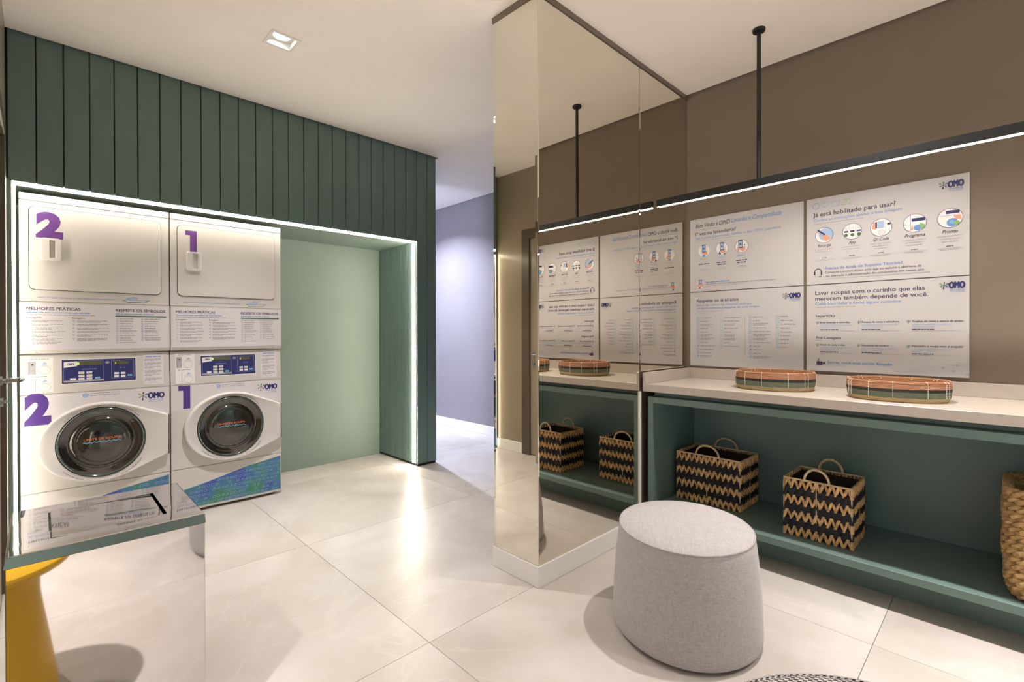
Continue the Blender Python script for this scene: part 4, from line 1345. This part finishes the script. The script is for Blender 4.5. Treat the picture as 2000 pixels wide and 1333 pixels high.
def tray(cx_, cy_, a, c_, ht, rz, z0, label):
    t = empty('oval_basket', (cx_, cy_, z0), label, 'basket', rz=rz, group='oval coiled baskets')
    def sup(r_, z, n=72, e=2.2):
        l = []
        for k in range(n):
            q = 2*PI*k/n; co, si = math.cos(q), math.sin(q)
            l.append(((a+r_)*math.copysign(abs(co)**(2/e), co), (c_+r_)*math.copysign(abs(si)**(2/e), si), z))
        return l
    H = ht
    def band(name, m_, z0_, z1_, r0, r1, bottom=False):
        mb = MB()
        n = max(3, round((z1_-z0_)/.007))
        out = []
        for i in range(n+1):
            f = i/n
            out.append(sup(r0+(r1-r0)*f+.0012*math.sin(f*PI*n), z0_+(z1_-z0_)*f))
        inn = [sup(r1-.011, z1_), sup(r0-.011, z0_ if not bottom else z0_+.008)]
        mb.rings(out+inn, True, bottom, bottom)
        if not bottom:
            pass
        return mb.build(name, m_, t, smooth=True, angle=70)
    band('cream_band', M_t_cream, 0, H*.24, -.012, -.003, True)
    band('green_band', M_t_green, H*.24, H*.54, -.004, .0)
    band('black_band', M_t_black, H*.54, H*.70, .0, .001)
    band('terracotta_band', M_t_brown, H*.70, H, .001, -.001)
    mb = MB()
    mb.tube([Vector(q) for q in sup(-.006, H+.001)], .006, 8, closed=True); mb.build('rim_coil', M_t_brown, t, smooth=True)
    # white stitches down the outside, over the rim and inside
    mb = MB()
    angs = [12, 40, 47, 78, 108, 115, 145, 172, 205, 232, 239, 270, 300, 307, 338]
    for ad in angs:
        q = R(ad); co, si = math.cos(q), math.sin(q); e = 2.2
        px_, py_ = math.copysign(abs(co)**(2/e), co), math.copysign(abs(si)**(2/e), si)
        for i in range(8):
            z = H*.26+(H*.72)*i/8
            rr_ = .0022
            pa = Vector(((a+rr_)*px_, (c_+rr_)*py_, z)); pb = Vector(((a+rr_)*px_, (c_+rr_)*py_, z+H*.062))
            mb.tube([pa, pb], .0015, 5)
        mb.tube([Vector(((a+.001)*px_, (c_+.001)*py_, H)), Vector(((a-.006)*px_, (c_-.006)*py_, H+.0075)), Vector(((a-.013)*px_, (c_-.013)*py_, H-.004))], .0017, 5)
    mb.build('stitching', M_stitch, t)['kind'] = 'stuff'
    return t
tray(2.862, .893, .168, .192, .090, R(8), CZ, 'oval striped coiled basket on the counter nearer the mirrored pier')
tray(2.818, .362, .162, .190, .084, R(14), CZ, 'oval striped coiled basket on the counter nearer the right edge')


# ================================================================ SEATS AND BIN
def pouf(name, loc, rz, a0, c0, a1, c1, ht, dome, m_, label, uvmap=False):
    t = empty(name, loc, label, 'pouf', rz=rz)
    def ell(f, g_, z, n=96):
        return [((a0*(1-f)+a1*f+g_)*math.cos(2*PI*k/n), (c0*(1-f)+c1*f+g_)*math.sin(2*PI*k/n), z) for k in range(n)]
    mb = MB(); mb.rings([ell(0, -.03, 0), ell(0, -.03, .012)]); mb.build('base_plate', M_black, t)
    prof = [(0, -.028, .010), (0, -.012, .0125), (0, -.003, .020), (.02, 0, .032)] + [(k/12, .006*math.sin(PI*k/12), .032+(ht-.040)*k/12) for k in range(1, 12)] + [(1, -.001, ht-.006), (1, -.004, ht-.001)]
    mb = MB(); mb.rings([ell(*q) for q in prof])
    body = mb.build('upholstered_side', m_, t, smooth=True, angle=60)
    mb = MB(); mb.tube([Vector(q) for q in ell(1, -.0035, ht)], .0034, 8, closed=True); pipe = mb.build('piping', m_, t, smooth=True)
    loops = [ell(1, -.004, ht)]
    for k in range(1, 9):
        q = k/8
        loops.append(ell(1, -a1*(1-math.cos(q*PI/2*.96))*1.0, ht+dome*math.sin(q*PI/2)) if False else
                     [((a1-.004)*(1-q**1.5*.97)*math.cos(2*PI*i/96), (c1-.004)*(1-q**1.5*.97)*math.sin(2*PI*i/96), ht+dome*(1-(1-q)**2.4)) for i in range(96)])
    mb = MB(); mb.rings(loops, True, False, True)
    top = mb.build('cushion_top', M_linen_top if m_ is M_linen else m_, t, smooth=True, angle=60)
    if uvmap:
        for o_ in (body, pipe, top):
            me = o_.data
            uv = me.uv_layers.new(name='UVMap')
            for li, lp in enumerate(me.loops):
                co = me.vertices[lp.vertex_index].co
                if o_ is top:
                    uv.data[li].uv = (co.x, co.y)
                else:
                    uv.data[li].uv = (math.atan2(co.y, co.x)*a0, co.z)
            if o_ is not top:
                for poly in me.polygons:
                    us = [uv.data[i].uv.x for i in poly.loop_indices]
                    if max(us)-min(us) > a0*PI:
                        for i in poly.loop_indices:
                            if uv.data[i].uv.x < 0:
                                uv.data[i].uv.x += 2*PI*a0
    return t
pouf('pouf', (1.897, .932, 0), R(34), .324, .288, .286, .262, .405, .026, M_linen, 'light grey linen pouf with an oval seat in front of the shelf')
pouf('pouf', (.974, .064, 0), 0, .385, .385, .375, .375, .420, .022, M_hound, 'round black and white houndstooth pouf at the bottom edge', True)

# yellow stool: seen in the side of the steel bin
st = empty('stool', (-.135, .86, 0), 'bright yellow pedestal stool mirrored in the steel bin', 'stool')
mb = MB(); mb.lathe([(.180, 0), (.181, .006), (.174, .06), (.154, .20), (.141, .29), (.136, .335), (.137, .375), (.142, .41)], 72); mb.build('pedestal', M_yellow, st, smooth=True)
mb = MB(); mb.lathe([(.145, .412), (.205, .424), (.214, .432), (.216, .440), (.211, .449), (.199, .452), (.10, .448), (.01, .447)], 72); mb.build('seat', M_yellow, st, smooth=True)

# polished steel waste bin with a push flap
BX0, BX1, BY0, BY1, BZ = -.060, .336, 1.584, 1.982, .690
bn = empty('waste_bin', (BX0, BY0, 0), 'square polished steel waste bin with a push flap lid', 'waste bin')
BW, BD = BX1-BX0, BY1-BY0
mb = MB(); mb.box(.003, BW-.002, .002, BD-.003, .012, .664, .0015, 1); mb.build('body', M_steel, bn)
mb = MB(); mb.box(.012, BW-.012, .012, BD-.012, 0, .012); mb.build('base', M_rubber, bn)
FX0, FX1, FYA, FYB = .077, .318, .076, .318
mb = MB()
def sq(x0, x1, y0, y1, z, n=14):
    pts = []
    for (ax, ay), (cx2, cy2) in zip(((x0, y0), (x1, y0), (x1, y1), (x0, y1)), ((x1, y0), (x1, y1), (x0, y1), (x0, y0))):
        for k in range(n):
            pts.append((ax+(cx2-ax)*k/n, ay+(cy2-ay)*k/n, z))
    return pts
mb.rings([sq(0, BW, 0, BD, .664), sq(.0042, BW-.0015, .0042, BD-.0015, .6880), sq(.007, BW-.004, .007, BD-.004, BZ), sq(FX0, FX1, FYA, FYB, BZ), sq(FX0, FX1, FYA, FYB, .664), ], True, False, False)
mb.build('lid', M_steel_top, bn)
mb = MB(); mb.box(FX0, FX1, FYA, FYB, .640, .645); mb.build('lid_well', M_dark, bn)
mb = MB(); mb.box(.004-(FX1-FX0)/2, (FX1-FX0)/2-.004, .004-(FYB-FYA)/2, (FYB-FYA)/2-.004, -.004, .0, .0012, 1)
fl = mb.build('flap', M_steel_top, bn, loc=((FX0+FX1)/2, (FYA+FYB)/2, BZ-.002)); fl.rotation_euler = (R(.8), R(2.6), 0)

# tidy the helper lettering
bpy.data.objects.remove(_to)
